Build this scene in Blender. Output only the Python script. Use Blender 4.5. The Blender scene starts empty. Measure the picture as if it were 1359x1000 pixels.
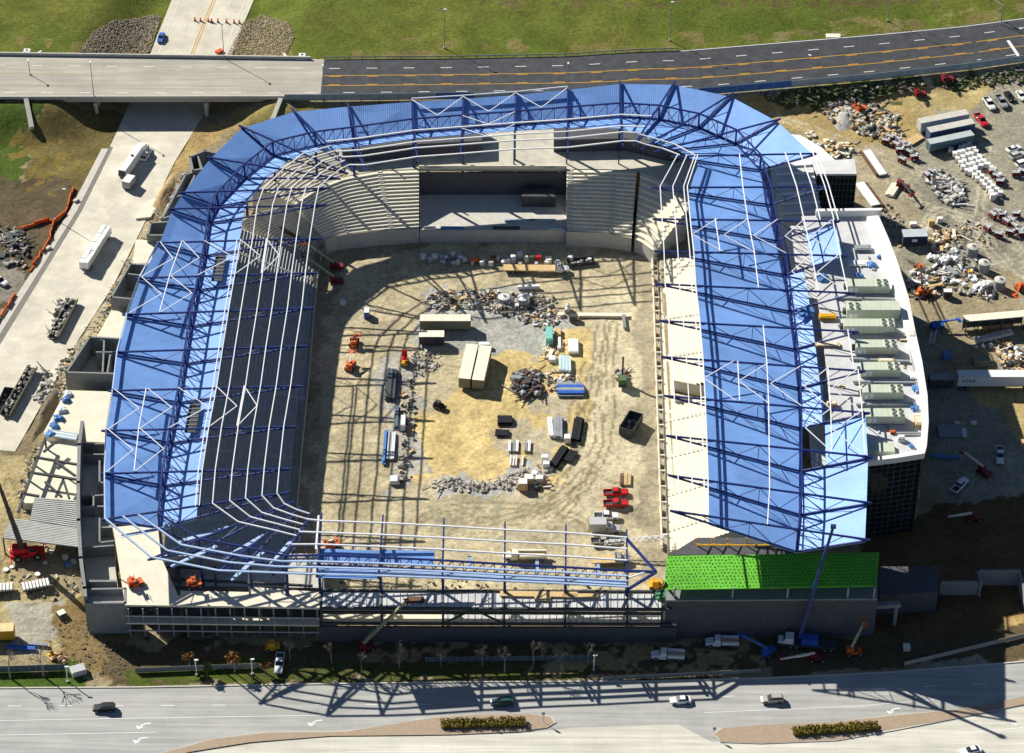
import bpy, math, random
import numpy as np
from mathutils import Vector, Matrix
R = math.radians
random.seed(7); rng = np.random.default_rng(7)
S = bpy.context.scene
COL = S.collection
# ------------------------------------------------------------------ camera, light, exposure
F, W0, H0 = 3700.0, 1359.0, 1000.0
PITCH, ROLL = R(39.5), R(0.45)
DIST = 685.0
CAMP = Vector((0, -DIST*math.cos(PITCH), DIST*math.sin(PITCH)))
CROT = Matrix.Rotation(math.pi/2-PITCH, 3, 'X') @ Matrix.Rotation(ROLL, 3, 'Z')
cd = bpy.data.cameras.new('camera'); cam = bpy.data.objects.new('camera', cd); COL.objects.link(cam)
cd.sensor_fit = 'HORIZONTAL'; cd.sensor_width = 36; cd.lens = F/W0*36; cd.clip_start = 1; cd.clip_end = 20000
cam.matrix_world = Matrix.Translation(CAMP) @ CROT.to_4x4()
S.camera = cam
SUN_EL, SUN_AZ = R(33), math.atan2(-0.745, 0.667)      # direction towards the sun (x,y) = (sin, cos)
sdir = Vector((math.sin(SUN_AZ)*math.cos(SUN_EL), math.cos(SUN_AZ)*math.cos(SUN_EL), math.sin(SUN_EL)))
w = bpy.data.worlds.new('World'); S.world = w; w.use_nodes = True
nt = w.node_tree; bg = nt.nodes['Background']
sky = nt.nodes.new('ShaderNodeTexSky'); sky.sky_type = 'NISHITA'; sky.sun_disc = False
sky.sun_elevation = SUN_EL; sky.sun_rotation = SUN_AZ; sky.altitude = 400; sky.air_density = 0.65; sky.dust_density = 0.2; sky.ozone_density = 2.0
nt.links.new(sky.outputs[0], bg.inputs[0]); bg.inputs[1].default_value = 0.052
sl = bpy.data.lights.new('sun', 'SUN'); sl.energy = 5.0; sl.angle = R(0.5); sl.color = (1, 0.955, 0.86)
so = bpy.data.objects.new('sun', sl); COL.objects.link(so); so.location = (0, 0, 400)
so.rotation_euler = (-sdir).to_track_quat('-Z', 'Y').to_euler()
S.view_settings.view_transform = 'Standard'; S.view_settings.look = 'None'
S.view_settings.exposure = 0.6; S.view_settings.gamma = 1
# ------------------------------------------------------------------ pixel -> place
def at(px, py, z=0.0):
    d = CROT @ Vector(((px-W0/2)/F, -(py-H0/2)/F, -1))
    return CAMP + d*((z-CAMP.z)/d.z)
def poly_at(pts, z=0.0): return [at(x, y, z) for x, y in pts]
def interp(xs, ys, x): return float(np.interp(x, xs, ys))
ZH0 = lambda X: 6.0 - 4.3*min(max((X-35)/95, 0), 1)
def hw_edge(pts):
    o = []
    for x, y in pts:
        z = 6.0
        for _ in range(6): p = at(x, y, z); z = ZH0(p.x)
        o.append(p)
    return o
HS = hw_edge([(-160, 132), (-60, 132), (430, 131), (600, 129), (800, 127), (938, 122.5), (1160, 103), (1347, 80.5), (1500, 60)])
HN = hw_edge([(-160, 71), (-60, 72), (0, 73), (430, 79), (600, 78), (750, 75), (900, 67.5), (1160, 46), (1359, 24), (1500, 5)])
HSX, HSY = [p.x for p in HS], [p.y for p in HS]
HNX, HNY = [p.x for p in HN], [p.y for p in HN]
CL = [at(*p) for p in [(320, -90), (282, 0), (252, 72), (203, 195), (150, 290), (58, 440), (-60, 630)]]
def sstep(t): t = np.clip(t, 0, 1); return t*t*(3-2*t)
def dist_line(X, Y, L):
    best = np.full(np.shape(X), 1e9)
    for a, b in zip(L[:-1], L[1:]):
        dx, dy = b.x-a.x, b.y-a.y
        t = np.clip(((X-a.x)*dx+(Y-a.y)*dy)/(dx*dx+dy*dy), 0, 1)
        best = np.minimum(best, np.hypot(X-a.x-t*dx, Y-a.y-t*dy))
    return best
PZ = -2.5
PITCH_POLY = [at(x, y, -2.5) for x, y in [(432, 322), (560, 312), (752, 308), (842, 316), (872, 345), (880, 450), (886, 560), (895, 722), (888, 806), (400, 806), (378, 738), (386, 690), (396, 600), (404, 500), (412, 400)]]
def in_pitch(X, Y):
    r = np.zeros(np.shape(X), bool); n = len(PITCH_POLY)
    for i in range(n):
        a, b = PITCH_POLY[i], PITCH_POLY[(i+1) % n]
        if abs(b.y-a.y) < 1e-9: continue
        r = r ^ (((a.y > Y) != (b.y > Y)) & (X < (b.x-a.x)*(Y-a.y)/(b.y-a.y)+a.x))
    return r
def terrain(X, Y):
    X = np.asarray(X, float); Y = np.asarray(Y, float)
    zh = 6.0 - 4.3*np.clip((X-35)/95, 0, 1) - 0.35
    ys = np.interp(X, HSX, HSY); yn = np.interp(X, HNX, HNY)
    wid = np.interp(X, [-150, -60, 0, 60, 140], [15, 14, 12, 9, 6])
    z = zh*sstep((Y-(ys-1-wid))/wid)
    north = np.clip((Y-yn-3)/60, 0, 1)*1.6
    z = z + north
    d = dist_line(X, Y, CL)
    rise = np.clip((Y-yn)/70, 0, 1)*2.5
    k = sstep((d-13.5)/18)
    low = np.minimum(rise, z)
    z = np.where(Y > ys-30, low*(1-k)+z*k, z)
    return np.where(in_pitch(X, Y), PZ, z)
def T(x, y): return float(terrain(x, y))
def gnd(px, py):
    z = 0.0
    for _ in range(25):
        p = at(px, py, z); z = 0.5*z+0.5*T(p.x, p.y)
    p.z = T(p.x, p.y); return p
# ------------------------------------------------------------------ materials
MATS = {}
def mat(name, col, rough=0.8, var=0.12, scale=0.5, metal=0.0, bump=0.0, bscale=4.0, spec=0.3, col2=None, kind=None):
    if name in MATS: return MATS[name]
    m = bpy.data.materials.new(name); m.use_nodes = True; MATS[name] = m
    n = m.node_tree; b = n.nodes['Principled BSDF']; L = n.links.new
    b.inputs['Roughness'].default_value = rough; b.inputs['Metallic'].default_value = metal
    b.inputs['Specular IOR Level'].default_value = spec
    tc = n.nodes.new('ShaderNodeTexCoord')
    geo = n.nodes.new('ShaderNodeNewGeometry')
    no = n.nodes.new('ShaderNodeTexNoise'); no.inputs['Scale'].default_value = scale; no.inputs['Detail'].default_value = 6
    no.inputs['Roughness'].default_value = 0.65
    L(geo.outputs['Position'], no.inputs['Vector'])
    rp = n.nodes.new('ShaderNodeMapRange'); L(no.outputs['Fac'], rp.inputs['Value'])
    rp.inputs['From Min'].default_value = 0.3; rp.inputs['From Max'].default_value = 0.7
    mx = n.nodes.new('ShaderNodeMix'); mx.data_type = 'RGBA'
    L(rp.outputs['Result'], mx.inputs['Factor'])
    c1 = tuple(max(0, c*(1-var)) for c in col); c2 = col2 or tuple(min(1, c*(1+var)) for c in col)
    mx.inputs['A'].default_value = (*c1, 1); mx.inputs['B'].default_value = (*c2, 1)
    out = mx.outputs['Result']
    if kind in ('ribx', 'riby', 'road', 'roofing'):      # weather streaks, stains and a slightly different tone for each sheet
        mp = n.nodes.new('ShaderNodeMapping'); mp.inputs['Scale'].default_value = (.03, .7, .3) if kind == 'road' else (.12, .12, .12)
        L(geo.outputs['Position'], mp.inputs['Vector'])
        s2 = n.nodes.new('ShaderNodeTexNoise'); s2.inputs['Scale'].default_value = 1.0; s2.inputs['Detail'].default_value = 7; s2.inputs['Roughness'].default_value = .7
        L(mp.outputs[0], s2.inputs['Vector'])
        r2 = n.nodes.new('ShaderNodeMapRange'); L(s2.outputs['Fac'], r2.inputs['Value']); r2.inputs['From Min'].default_value = .3; r2.inputs['From Max'].default_value = .7
        am = .24 if kind == 'road' else .13
        r2.inputs['To Min'].default_value = 1-am; r2.inputs['To Max'].default_value = 1+am
        oi = n.nodes.new('ShaderNodeObjectInfo'); r3 = n.nodes.new('ShaderNodeMapRange'); L(oi.outputs['Random'], r3.inputs['Value'])
        r3.inputs['To Min'].default_value = 1 if kind == 'road' else .94; r3.inputs['To Max'].default_value = 1 if kind == 'road' else 1.06
        mm = n.nodes.new('ShaderNodeMath'); mm.operation = 'MULTIPLY'; L(r2.outputs[0], mm.inputs[0]); L(r3.outputs[0], mm.inputs[1])
        if kind in ('road', 'ribx', 'riby'):
            dk = kind != 'road'
            bk = n.nodes.new('ShaderNodeTexBrick'); bk.inputs['Scale'].default_value = 1; bk.offset = 0; bk.inputs['Brick Width'].default_value = 4.6 if not dk else 7.3; bk.inputs['Row Height'].default_value = 3.7 if not dk else 2.9
            bk.inputs['Mortar Size'].default_value = .025; bk.inputs['Color1'].default_value = (1, 1, 1, 1); bk.inputs['Color2'].default_value = (.97, .97, .97, 1) if not dk else (.90, .91, .93, 1); bk.inputs['Mortar'].default_value = (.84, .84, .84, 1) if not dk else (.88, .88, .90, 1)
            L(geo.outputs['Position'], bk.inputs['Vector']); m4 = n.nodes.new('ShaderNodeMath'); m4.operation = 'MULTIPLY'; L(mm.outputs[0], m4.inputs[0]); L(bk.outputs['Color'], m4.inputs[1]); mm = m4
        sc = n.nodes.new('ShaderNodeVectorMath'); sc.operation = 'SCALE'; L(out, sc.inputs[0]); L(mm.outputs[0], sc.inputs['Scale']); out = sc.outputs[0]
    if kind in ('ribx', 'riby', 'grid'):
        wv = n.nodes.new('ShaderNodeTexWave'); wv.inputs['Scale'].default_value = 0.55; wv.inputs['Distortion'].default_value = 0
        wv.bands_direction = 'X' if kind == 'ribx' else 'Y'
        L(geo.outputs['Position'], wv.inputs['Vector'])
        bp = n.nodes.new('ShaderNodeBump'); bp.inputs['Strength'].default_value = 0.35; bp.inputs['Distance'].default_value = 0.06
        L(wv.outputs['Fac'], bp.inputs['Height']); L(bp.outputs['Normal'], b.inputs['Normal'])
    elif bump:
        n2 = n.nodes.new('ShaderNodeTexNoise'); n2.inputs['Scale'].default_value = bscale; n2.inputs['Detail'].default_value = 5
        L(geo.outputs['Position'], n2.inputs['Vector'])
        bp = n.nodes.new('ShaderNodeBump'); bp.inputs['Strength'].default_value = bump; bp.inputs['Distance'].default_value = 0.3
        L(n2.outputs['Fac'], bp.inputs['Height']); L(bp.outputs['Normal'], b.inputs['Normal'])
    L(out, b.inputs['Base Color'])
    return m
M_NAVY = mat('truss_navy', (0.010, 0.026, 0.15), 0.5, 0.2, 1.0)
M_DECK = mat('deck_blue', (0.215, 0.405, 0.83), 0.4, 0.07, 0.15, spec=0.5, kind='riby')
M_DECKX = mat('deck_blue_x', (0.215, 0.405, 0.83), 0.4, 0.07, 0.15, spec=0.5, kind='ribx')
M_WHITE = mat('white_steel', (0.80, 0.81, 0.82), 0.5, 0.06)
M_PALEBLUE = mat('primer_blue_steel', (0.42, 0.55, 0.78), 0.5, 0.15)
M_CONC = mat('concrete', (0.55, 0.53, 0.47), 0.9, 0.12, 0.6)
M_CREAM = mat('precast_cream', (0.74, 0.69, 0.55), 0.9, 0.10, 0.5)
M_BLOCK = mat('grey_block', (0.24, 0.25, 0.25), 0.95, 0.18, 1.2)
M_DBLOCK = mat('shade_dark_block', (0.09, 0.09, 0.10), 0.95, 0.25, 1.5)  # block tone darkened to deepen the shade on these walls
M_ROOFG = mat('grey_roofing', (0.60, 0.60, 0.60), 0.9, 0.10, 0.4, kind='roofing')
M_PARA = mat('white_parapet', (0.80, 0.79, 0.76), 0.7, 0.05)
M_GREEN = mat('green_sheathing', (0.14, 0.50, 0.035), 0.7, 0.22, 0.10, kind='roofing')
M_GREEND = mat('green_washer', (0.01, 0.10, 0.015), 0.8, 0.2)
M_GLASS = mat('dark_glass', (0.012, 0.018, 0.022), 0.08, 0.2, spec=0.6)
M_MULL = mat('mullion', (0.12, 0.14, 0.14), 0.5, 0.1)
M_ASPH = mat('asphalt', (0.046, 0.050, 0.057), 0.9, 0.22, 0.35, col2=(0.072, 0.077, 0.085))
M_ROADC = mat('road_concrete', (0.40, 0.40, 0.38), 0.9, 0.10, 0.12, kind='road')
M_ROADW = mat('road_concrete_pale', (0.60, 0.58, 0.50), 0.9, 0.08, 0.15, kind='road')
M_ROADL = mat('haul_road', (0.63, 0.59, 0.48), 0.95, 0.16, 0.2, kind='roofing')
M_BRIDGE = mat('bridge_concrete', (0.40, 0.38, 0.32), 0.9, 0.12, 0.12, kind='road')
M_PAINTW = mat('paint_white', (0.78, 0.78, 0.76), 0.7, 0.05)
M_PAINTY = mat('paint_yellow', (0.62, 0.33, 0.03), 0.7, 0.1)
M_BRICK = mat('median_brick', (0.38, 0.29, 0.21), 0.9, 0.10, 1.0)
M_CURB = mat('kerb_concrete', (0.55, 0.52, 0.45), 0.9, 0.1)
M_RED = mat('red_paint', (0.55, 0.02, 0.025), 0.4, 0.15)
M_RED2 = mat('red_machine', (0.23, 0.02, 0.025), 0.5, 0.25)
M_ORANGE = mat('orange_paint', (0.70, 0.14, 0.03), 0.5, 0.15)
M_YELLOW = mat('yellow_paint', (0.72, 0.38, 0.03), 0.5, 0.12)
M_BLUE = mat('blue_paint', (0.04, 0.13, 0.50), 0.4, 0.15)
M_TYRE = mat('tyre', (0.02, 0.02, 0.02), 0.9, 0.2)
M_BLACK = mat('black_paint', (0.012, 0.013, 0.015), 0.55, 0.2)
M_CARGLASS = mat('car_glass', (0.02, 0.025, 0.03), 0.1, 0.1, spec=0.6)
M_SILVER = mat('silver_paint', (0.60, 0.60, 0.60), 0.3, 0.05, metal=0.2)
M_WHITEP = mat('white_paint', (0.80, 0.80, 0.79), 0.35, 0.04)
M_BEIGE = mat('beige_paint', (0.50, 0.48, 0.42), 0.35, 0.05, metal=0.2)
M_TEAL = mat('teal_paint', (0.02, 0.075, 0.09), 0.35, 0.08)
M_CREAMT = mat('trailer_cream', (0.80, 0.75, 0.60), 0.7, 0.06)
M_OLIVE = mat('trailer_side_olive', (0.22, 0.22, 0.15), 0.7, 0.1)
M_GREY = mat('grey_steel', (0.30, 0.32, 0.34), 0.6, 0.2)
M_DGREY = mat('dark_steel', (0.06, 0.065, 0.07), 0.7, 0.3)
M_RUST = mat('rust_steel', (0.15, 0.075, 0.045), 0.8, 0.3)
M_WOOD = mat('timber', (0.62, 0.44, 0.22), 0.9, 0.2, 2.0)
M_TARPB = mat('blue_tarp', (0.08, 0.22, 0.50), 0.6, 0.2)
M_SAGE = mat('hvac_sage', (0.55, 0.60, 0.48), 0.6, 0.06)
M_LGREEN = mat('boom_green', (0.40, 0.45, 0.26), 0.6, 0.1)
M_HEDGE = mat('hedge_leaf', (0.16, 0.17, 0.03), 0.9, 0.45, 1.5, col2=(0.28, 0.20, 0.03))
M_TWIG = mat('bare_twig', (0.22, 0.19, 0.16), 0.95, 0.3)
M_LEAFB = mat('autumn_leaf', (0.25, 0.13, 0.04), 0.95, 0.4, 2.0)
M_SHRUB = mat('rough_green', (0.07, 0.10, 0.03), 0.95, 0.5, 1.0)
M_ROCK = mat('rubble', (0.34, 0.32, 0.28), 0.95, 0.45, 1.2)
M_ROCKT = mat('riprap_tan', (0.40, 0.32, 0.22), 0.95, 0.3, 1.2)
M_SOIL = mat('soil_heap', (0.36, 0.26, 0.14), 0.95, 0.3, 0.8, bump=0.5, bscale=2.0)
M_FENCEB = mat('fence_screen_blue', (0.06, 0.17, 0.50), 0.9, 0.1)
M_FENCEG = mat('fence_screen_grey', (0.35, 0.45, 0.52), 0.9, 0.15)
M_OFENCE = mat('orange_mesh', (0.75, 0.13, 0.02), 0.8, 0.2)
M_DECKM = mat('metal_deck_grey', (0.30, 0.31, 0.30), 0.5, 0.1)
M_TURQ = mat('turquoise_box', (0.20, 0.55, 0.48), 0.6, 0.1)
M_HIVIS = mat('hivis', (0.55, 0.70, 0.05), 0.8, 0.1)
# ------------------------------------------------------------------ mesh builder
class MB:
    def __init__(s): s.v = []; s.f = []
    def add(s, vs, fs):
        o = len(s.v); s.v += [tuple(v) for v in vs]; s.f += [tuple(i+o for i in f) for f in fs]; return s
    def box(s, c, d, rz=0.0, tilt=None):
        x, y, z = d[0]/2, d[1]/2, d[2]/2; cs, sn = math.cos(rz), math.sin(rz)
        vs = [(-x,-y,-z),(x,-y,-z),(x,y,-z),(-x,y,-z),(-x,-y,z),(x,-y,z),(x,y,z),(-x,y,z)]
        if tilt: vs = [tuple(tilt @ Vector(v)) for v in vs]
        vs = [(c[0]+a*cs-b*sn, c[1]+a*sn+b*cs, c[2]+e) for a, b, e in vs]
        return s.add(vs, [(0,3,2,1),(4,5,6,7),(0,1,5,4),(1,2,6,5),(2,3,7,6),(3,0,4,7)])
    def beam(s, p, q, wd, ht=None):
        p, q = Vector(p), Vector(q); ht = ht or wd; d = q-p
        if d.length < 1e-4: return s
        d.normalize(); up = Vector((0,0,1)) if abs(d.z) < 0.95 else Vector((0,1,0))
        a = d.cross(up).normalized()*(wd/2); b = a.cross(d).normalized()*(ht/2)
        vs = [p-a-b, p+a-b, p+a+b, p-a+b, q-a-b, q+a-b, q+a+b, q-a+b]
        return s.add(vs, [(0,1,2,3),(7,6,5,4),(0,4,5,1),(1,5,6,2),(2,6,7,3),(3,7,4,0)])
    def tube(s, p, q, r, n=8, r2=None):
        p, q = Vector(p), Vector(q); d = (q-p).normalized(); r2 = r if r2 is None else r2
        up = Vector((0,0,1)) if abs(d.z) < 0.95 else Vector((0,1,0))
        a = d.cross(up).normalized(); b = a.cross(d).normalized()
        vs = [p+(a*math.cos(t)+b*math.sin(t))*r for t in [2*math.pi*i/n for i in range(n)]]
        vs += [q+(a*math.cos(t)+b*math.sin(t))*r2 for t in [2*math.pi*i/n for i in range(n)]]
        fs = [(i, (i+1) % n, n+(i+1) % n, n+i) for i in range(n)] + [tuple(range(n-1, -1, -1)), tuple(range(n, 2*n))]
        return s.add(vs, fs)
    def prism(s, poly, z0, z1):
        n = len(poly); ar = sum(poly[i][0]*poly[(i+1) % n][1]-poly[(i+1) % n][0]*poly[i][1] for i in range(n))
        if ar < 0: poly = poly[::-1]
        vs = [(p[0], p[1], z0) for p in poly]+[(p[0], p[1], z1) for p in poly]
        return s.add(vs, [tuple(range(n-1, -1, -1)), tuple(range(n, 2*n))]+[(i, (i+1) % n, n+(i+1) % n, n+i) for i in range(n)])
    def wall(s, pts, z0, z1, th):
        for a, b in zip(pts[:-1], pts[1:]):
            d = Vector((b[0]-a[0], b[1]-a[1])); L = d.length
            s.box(((a[0]+b[0])/2, (a[1]+b[1])/2, (z0+z1)/2), (L+th*0.98, th, z1-z0), math.atan2(d.y, d.x))
        return s
    def slab(s, q, th):      # q: 4+ points, thin plate below them
        n = len(q); q = [Vector(p) for p in q]
        nr = (q[1]-q[0]).cross(q[2]-q[0])
        if nr.z < 0: q = q[::-1]
        vs = q+[p-Vector((0,0,th)) for p in q]
        return s.add(vs, [tuple(range(n)), tuple(range(2*n-1, n-1, -1))]+[(i, n+i, n+(i+1) % n, (i+1) % n) for i in range(n)])
    def rock(s, c, r, fl=0.7):
        t = (1+5**.5)/2; ic = [(-1,t,0),(1,t,0),(-1,-t,0),(1,-t,0),(0,-1,t),(0,1,t),(0,-1,-t),(0,1,-t),(t,0,-1),(t,0,1),(-t,0,-1),(-t,0,1)]
        fs = [(0,11,5),(0,5,1),(0,1,7),(0,7,10),(0,10,11),(1,5,9),(5,11,4),(11,10,2),(10,7,6),(7,1,8),(3,9,4),(3,4,2),(3,2,6),(3,6,8),(3,8,9),(4,9,5),(2,4,11),(6,2,10),(8,6,7),(9,8,1)]
        vs = []
        for a in ic:
            k = r*random.uniform(0.3, 0.62); vs.append((c[0]+a[0]*k, c[1]+a[1]*k, c[2]+a[2]*k*fl))
        return s.add(vs, fs)
    def build(s, name, m, parent=None, world=True, kind=None, smooth=False):
        me = bpy.data.meshes.new(name)
        off = parent_origin(parent) if (parent and world) else Vector((0,0,0))
        vs = [(v[0]-off.x, v[1]-off.y, v[2]-off.z) for v in s.v] if (parent and world) else s.v
        me.from_pydata(vs, [], s.f); me.materials.append(m); me.update()
        if smooth:
            for p in me.polygons: p.use_smooth = True
        o = bpy.data.objects.new(name, me); COL.objects.link(o)
        if parent: o.parent = parent
        if kind: o['kind'] = kind
        return o
def parent_origin(p):
    v = Vector((0,0,0))
    while p: v += p.location; p = p.parent
    return v
def thing(name, label, cat, loc=(0,0,0), rz=0.0, group=None):
    o = bpy.data.objects.new(name, None); COL.objects.link(o); o.empty_display_size = 0.5
    o.location = loc; o.rotation_euler = (0,0,rz); o['label'] = label; o['category'] = cat
    if group: o['group'] = group
    return o
def tag(o, label, cat, group=None):
    o['label'] = label; o['category'] = cat
    if group: o['group'] = group
    return o
def dup(root, loc, rz, label=None, group=None, mats=None):
    r = root.copy(); COL.objects.link(r); r.location = loc; r.rotation_euler = (0,0,rz)
    if label: r['label'] = label
    if group: r['group'] = group
    def rec(a, b):
        for ch in list(a.children):
            c = ch.copy(); COL.objects.link(c); c.parent = b; rec(ch, c)
    rec(root, r); return r
def lerp(a, b, t): return a+(b-a)*t
# ------------------------------------------------------------------ terrain with soil colours per region, shade deepened in some of them
def inpoly(X, Y, P):
    r = np.zeros(X.shape, bool); n = len(P)
    for i in range(n):
        a, b = P[i], P[(i+1) % n]
        c = ((a.y > Y) != (b.y > Y)) & (X < (b.x-a.x)*(Y-a.y)/((b.y-a.y) if abs(b.y-a.y) > 1e-9 else 1e-9)+a.x)
        r ^= c
    return r
def vnoise(X, Y, sc, seed):
    g = np.random.default_rng(seed).random((256, 256)); x = X/sc+500; y = Y/sc+500
    xi = np.floor(x).astype(int); yi = np.floor(y).astype(int); fx = x-xi; fy = y-yi
    fx = fx*fx*(3-2*fx); fy = fy*fy*(3-2*fy)
    G = lambda i, j: g[i % 256, j % 256]
    return (G(xi, yi)*(1-fx)+G(xi+1, yi)*fx)*(1-fy)+(G(xi, yi+1)*(1-fx)+G(xi+1, yi+1)*fx)*fy
STEP = 0.62
xs = np.arange(-190, 190+STEP, STEP); ys_ = np.arange(-165, 235+STEP, STEP)
GX, GY = np.meshgrid(xs, ys_); GZ = terrain(GX, GY)
# two octaves of domain warp give the soil patches ragged borders
WX = GX+(vnoise(GX, GY, 6, 1)-.5)*6+(vnoise(GX, GY, 1.9, 2)-.5)*2.6; WY = GY+(vnoise(GX, GY, 6, 3)-.5)*6+(vnoise(GX, GY, 1.9, 4)-.5)*2.6
COLR = np.zeros(GX.shape+(3,)); COLR[:] = (0.33, 0.27, 0.18)
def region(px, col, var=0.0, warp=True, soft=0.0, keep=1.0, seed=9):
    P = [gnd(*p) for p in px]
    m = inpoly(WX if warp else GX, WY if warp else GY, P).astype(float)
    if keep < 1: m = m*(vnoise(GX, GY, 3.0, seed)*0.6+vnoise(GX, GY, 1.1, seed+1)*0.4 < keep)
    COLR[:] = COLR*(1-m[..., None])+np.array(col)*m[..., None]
ysl = np.interp(GX, HSX, HSY); ynl = np.interp(GX, HNX, HNY)
# field of grass beyond the highway
nm = (GY > ynl+0.5)
g1 = vnoise(GX, GY*2.2, 26, 21)*.6+vnoise(GX, GY, 7, 22)*.4
gc = np.array((0.082, 0.124, 0.015))*(1-g1[..., None])+np.array((0.165, 0.170, 0.034))*g1[..., None]
COLR[nm] = gc[nm]
strip = (GY > ynl) & (GY < ynl+5+7*vnoise(GX, GY, 11, 23)) & (vnoise(GX, GY, 4, 24) > .62)
COLR[strip] = (0.19, 0.165, 0.06)
region([(640, -6), (1000, -12), (1359, -30), (1359, 6), (1200, 14), (980, 8), (700, 16), (560, 14)], (0.13, 0.115, 0.045), keep=.42)
region([(1000, 44), (1120, 32), (1250, 18), (1359, 6), (1359, 22), (1160, 43), (1000, 58)], (0.21, 0.19, 0.08), keep=.4)
# embankments left
region([(-80, 134), (62, 136), (42, 180), (14, 260), (-80, 300)], (0.075, 0.115, 0.02))
region([(62, 136), (150, 150), (190, 175), (120, 240), (86, 280), (20, 262), (40, 190)], (0.17, 0.135, 0.055))
region([(10, 235), (90, 240), (104, 262), (60, 345), (30, 400), (-80, 470), (-80, 240)], (0.125, 0.098, 0.062))
region([(-80, 380), (10, 340), (40, 355), (0, 420), (-80, 520)], (0.27, 0.25, 0.22))
region([(20, 170), (90, 185), (120, 225), (80, 262), (20, 250)], (0.22, 0.16, 0.05), keep=.45)
region([(210, 195), (300, 150), (375, 138), (390, 150), (300, 175), (250, 215), (230, 235), (196, 300), (190, 260)], (0.42, 0.30, 0.14))
region([(300, 150), (380, 136), (440, 140), (440, 152), (330, 172)], (0.30, 0.25, 0.10))
# left works strip
region([(196, 260), (232, 250), (205, 330), (150, 460), (100, 600), (60, 640), (0, 640), (0, 560), (60, 500), (120, 410)], (0.43, 0.37, 0.26))
region([(0, 500), (60, 490), (95, 520), (60, 600), (0, 620)], (0.27, 0.22, 0.14))
region([(-60, 600), (60, 600), (20, 760), (100, 790), (120, 860), (0, 870), (-60, 870)], (0.44, 0.36, 0.21))
region([(0, 790), (80, 790), (90, 850), (0, 872)], (0.42, 0.40, 0.35))
region([(70, 800), (165, 800), (175, 900), (60, 895), (85, 850)], (0.25, 0.18, 0.085))
# pitch
region([(470, 345), (600, 318), (780, 322), (868, 345), (885, 725), (880, 800), (400, 800), (425, 560), (440, 400)], (0.46, 0.39, 0.26))
region([(640, 470), (770, 430), (830, 520), (800, 660), (690, 650), (560, 640), (560, 560), (600, 520)], (0.55, 0.42, 0.20))
region([(560, 385), (700, 380), (760, 420), (730, 470), (660, 470), (560, 460)], (0.37, 0.36, 0.33))
region([(700, 520), (770, 520), (740, 640), (690, 660), (660, 580)], (0.44, 0.38, 0.27), keep=.6)
region([(575, 640), (640, 632), (720, 610), (735, 640), (650, 655), (590, 665)], (0.40, 0.39, 0.37), keep=.7)
region([(832, 345), (870, 345), (884, 720), (880, 780), (852, 770), (846, 560), (842, 430)], (0.33, 0.28, 0.20))
region([(430, 560), (520, 560), (545, 700), (420, 700)], (0.41, 0.35, 0.23), keep=.6)
region([(560, 660), (700, 655), (800, 680), (780, 720), (560, 705)], (0.36, 0.32, 0.22), keep=.5)
region([(500, 470), (560, 470), (560, 640), (520, 650), (505, 560)], (0.36, 0.34, 0.30), keep=.65)
region([(770, 390), (830, 390), (845, 520), (835, 660), (760, 690), (740, 640), (790, 560)], (0.52, 0.45, 0.31))
# north and east yard
region([(960, 120), (1359, 92), (1500, 80), (1500, 900), (1240, 900), (1235, 620), (1130, 200), (1050, 170)], (0.34, 0.315, 0.26))
region([(985, 125), (1100, 112), (1215, 110), (1225, 175), (1150, 215), (1060, 180)], (0.44, 0.33, 0.16))
region([(1010, 122), (1150, 108), (1359, 90), (1359, 108), (1230, 122), (1120, 150), (1030, 140)], (0.10, 0.12, 0.04), keep=.62)
region([(1200, 128), (1310, 104), (1310, 128), (1260, 150), (1220, 160)], (0.46, 0.37, 0.19))
region([(1090, 190), (1200, 200), (1250, 300), (1230, 330), (1180, 290), (1120, 230)], (0.40, 0.34, 0.25))
region([(1220, 250), (1300, 262), (1340, 330), (1300, 350), (1240, 300)], (0.25, 0.235, 0.20), keep=.55)
region([(1180, 200), (1240, 240), (1300, 300), (1270, 330), (1200, 260)], (0.27, 0.25, 0.21), keep=.5, seed=40)
region([(1200, 380), (1359, 360), (1359, 480), (1250, 500)], (0.36, 0.30, 0.21))
region([(1290, 510), (1359, 500), (1420, 560), (1359, 600), (1340, 560)], (0.50, 0.38, 0.19))
region([(1140, 690), (1359, 650), (1480, 700), (1480, 830), (1359, 840), (1140, 860)], (0.15, 0.10, 0.05))  # brown soil, albedo lowered to deepen the shade lying here
region([(1320, 820), (1400, 815), (1400, 880), (1320, 882)], (0.48, 0.33, 0.15))
# south verge
region([(150, 850), (880, 850), (1359, 840), (1480, 830), (1480, 880), (1359, 878), (860, 905), (150, 912)], (0.13, 0.10, 0.06))  # verge soil made darker than its own tone, standing in for deeper shade
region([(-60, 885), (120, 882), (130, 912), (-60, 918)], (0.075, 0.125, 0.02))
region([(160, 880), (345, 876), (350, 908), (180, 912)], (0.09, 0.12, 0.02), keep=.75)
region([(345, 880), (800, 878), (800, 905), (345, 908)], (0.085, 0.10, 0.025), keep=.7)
region([(500, 850), (640, 850), (640, 875), (480, 876)], (0.40, 0.30, 0.16), keep=.5)
region([(700, 855), (1010, 850), (1010, 895), (720, 900)], (0.40, 0.31, 0.17), keep=.55)
def track(px, col, wd=.55, gauge=1.9, keep=.7, seed=3):
    L = [gnd(*q) for q in px]; L = resample_(L, 24)
    d = dist_line(GX+(vnoise(GX, GY, 3, seed)-.5)*.8, GY, L)
    m = ((np.abs(d-gauge/2) < wd/2) & (vnoise(GX, GY, 2.5, seed+7) < keep)).astype(float)[..., None]*.95
    COLR[:] = COLR*(1-m)+np.array(col)*m
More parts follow.
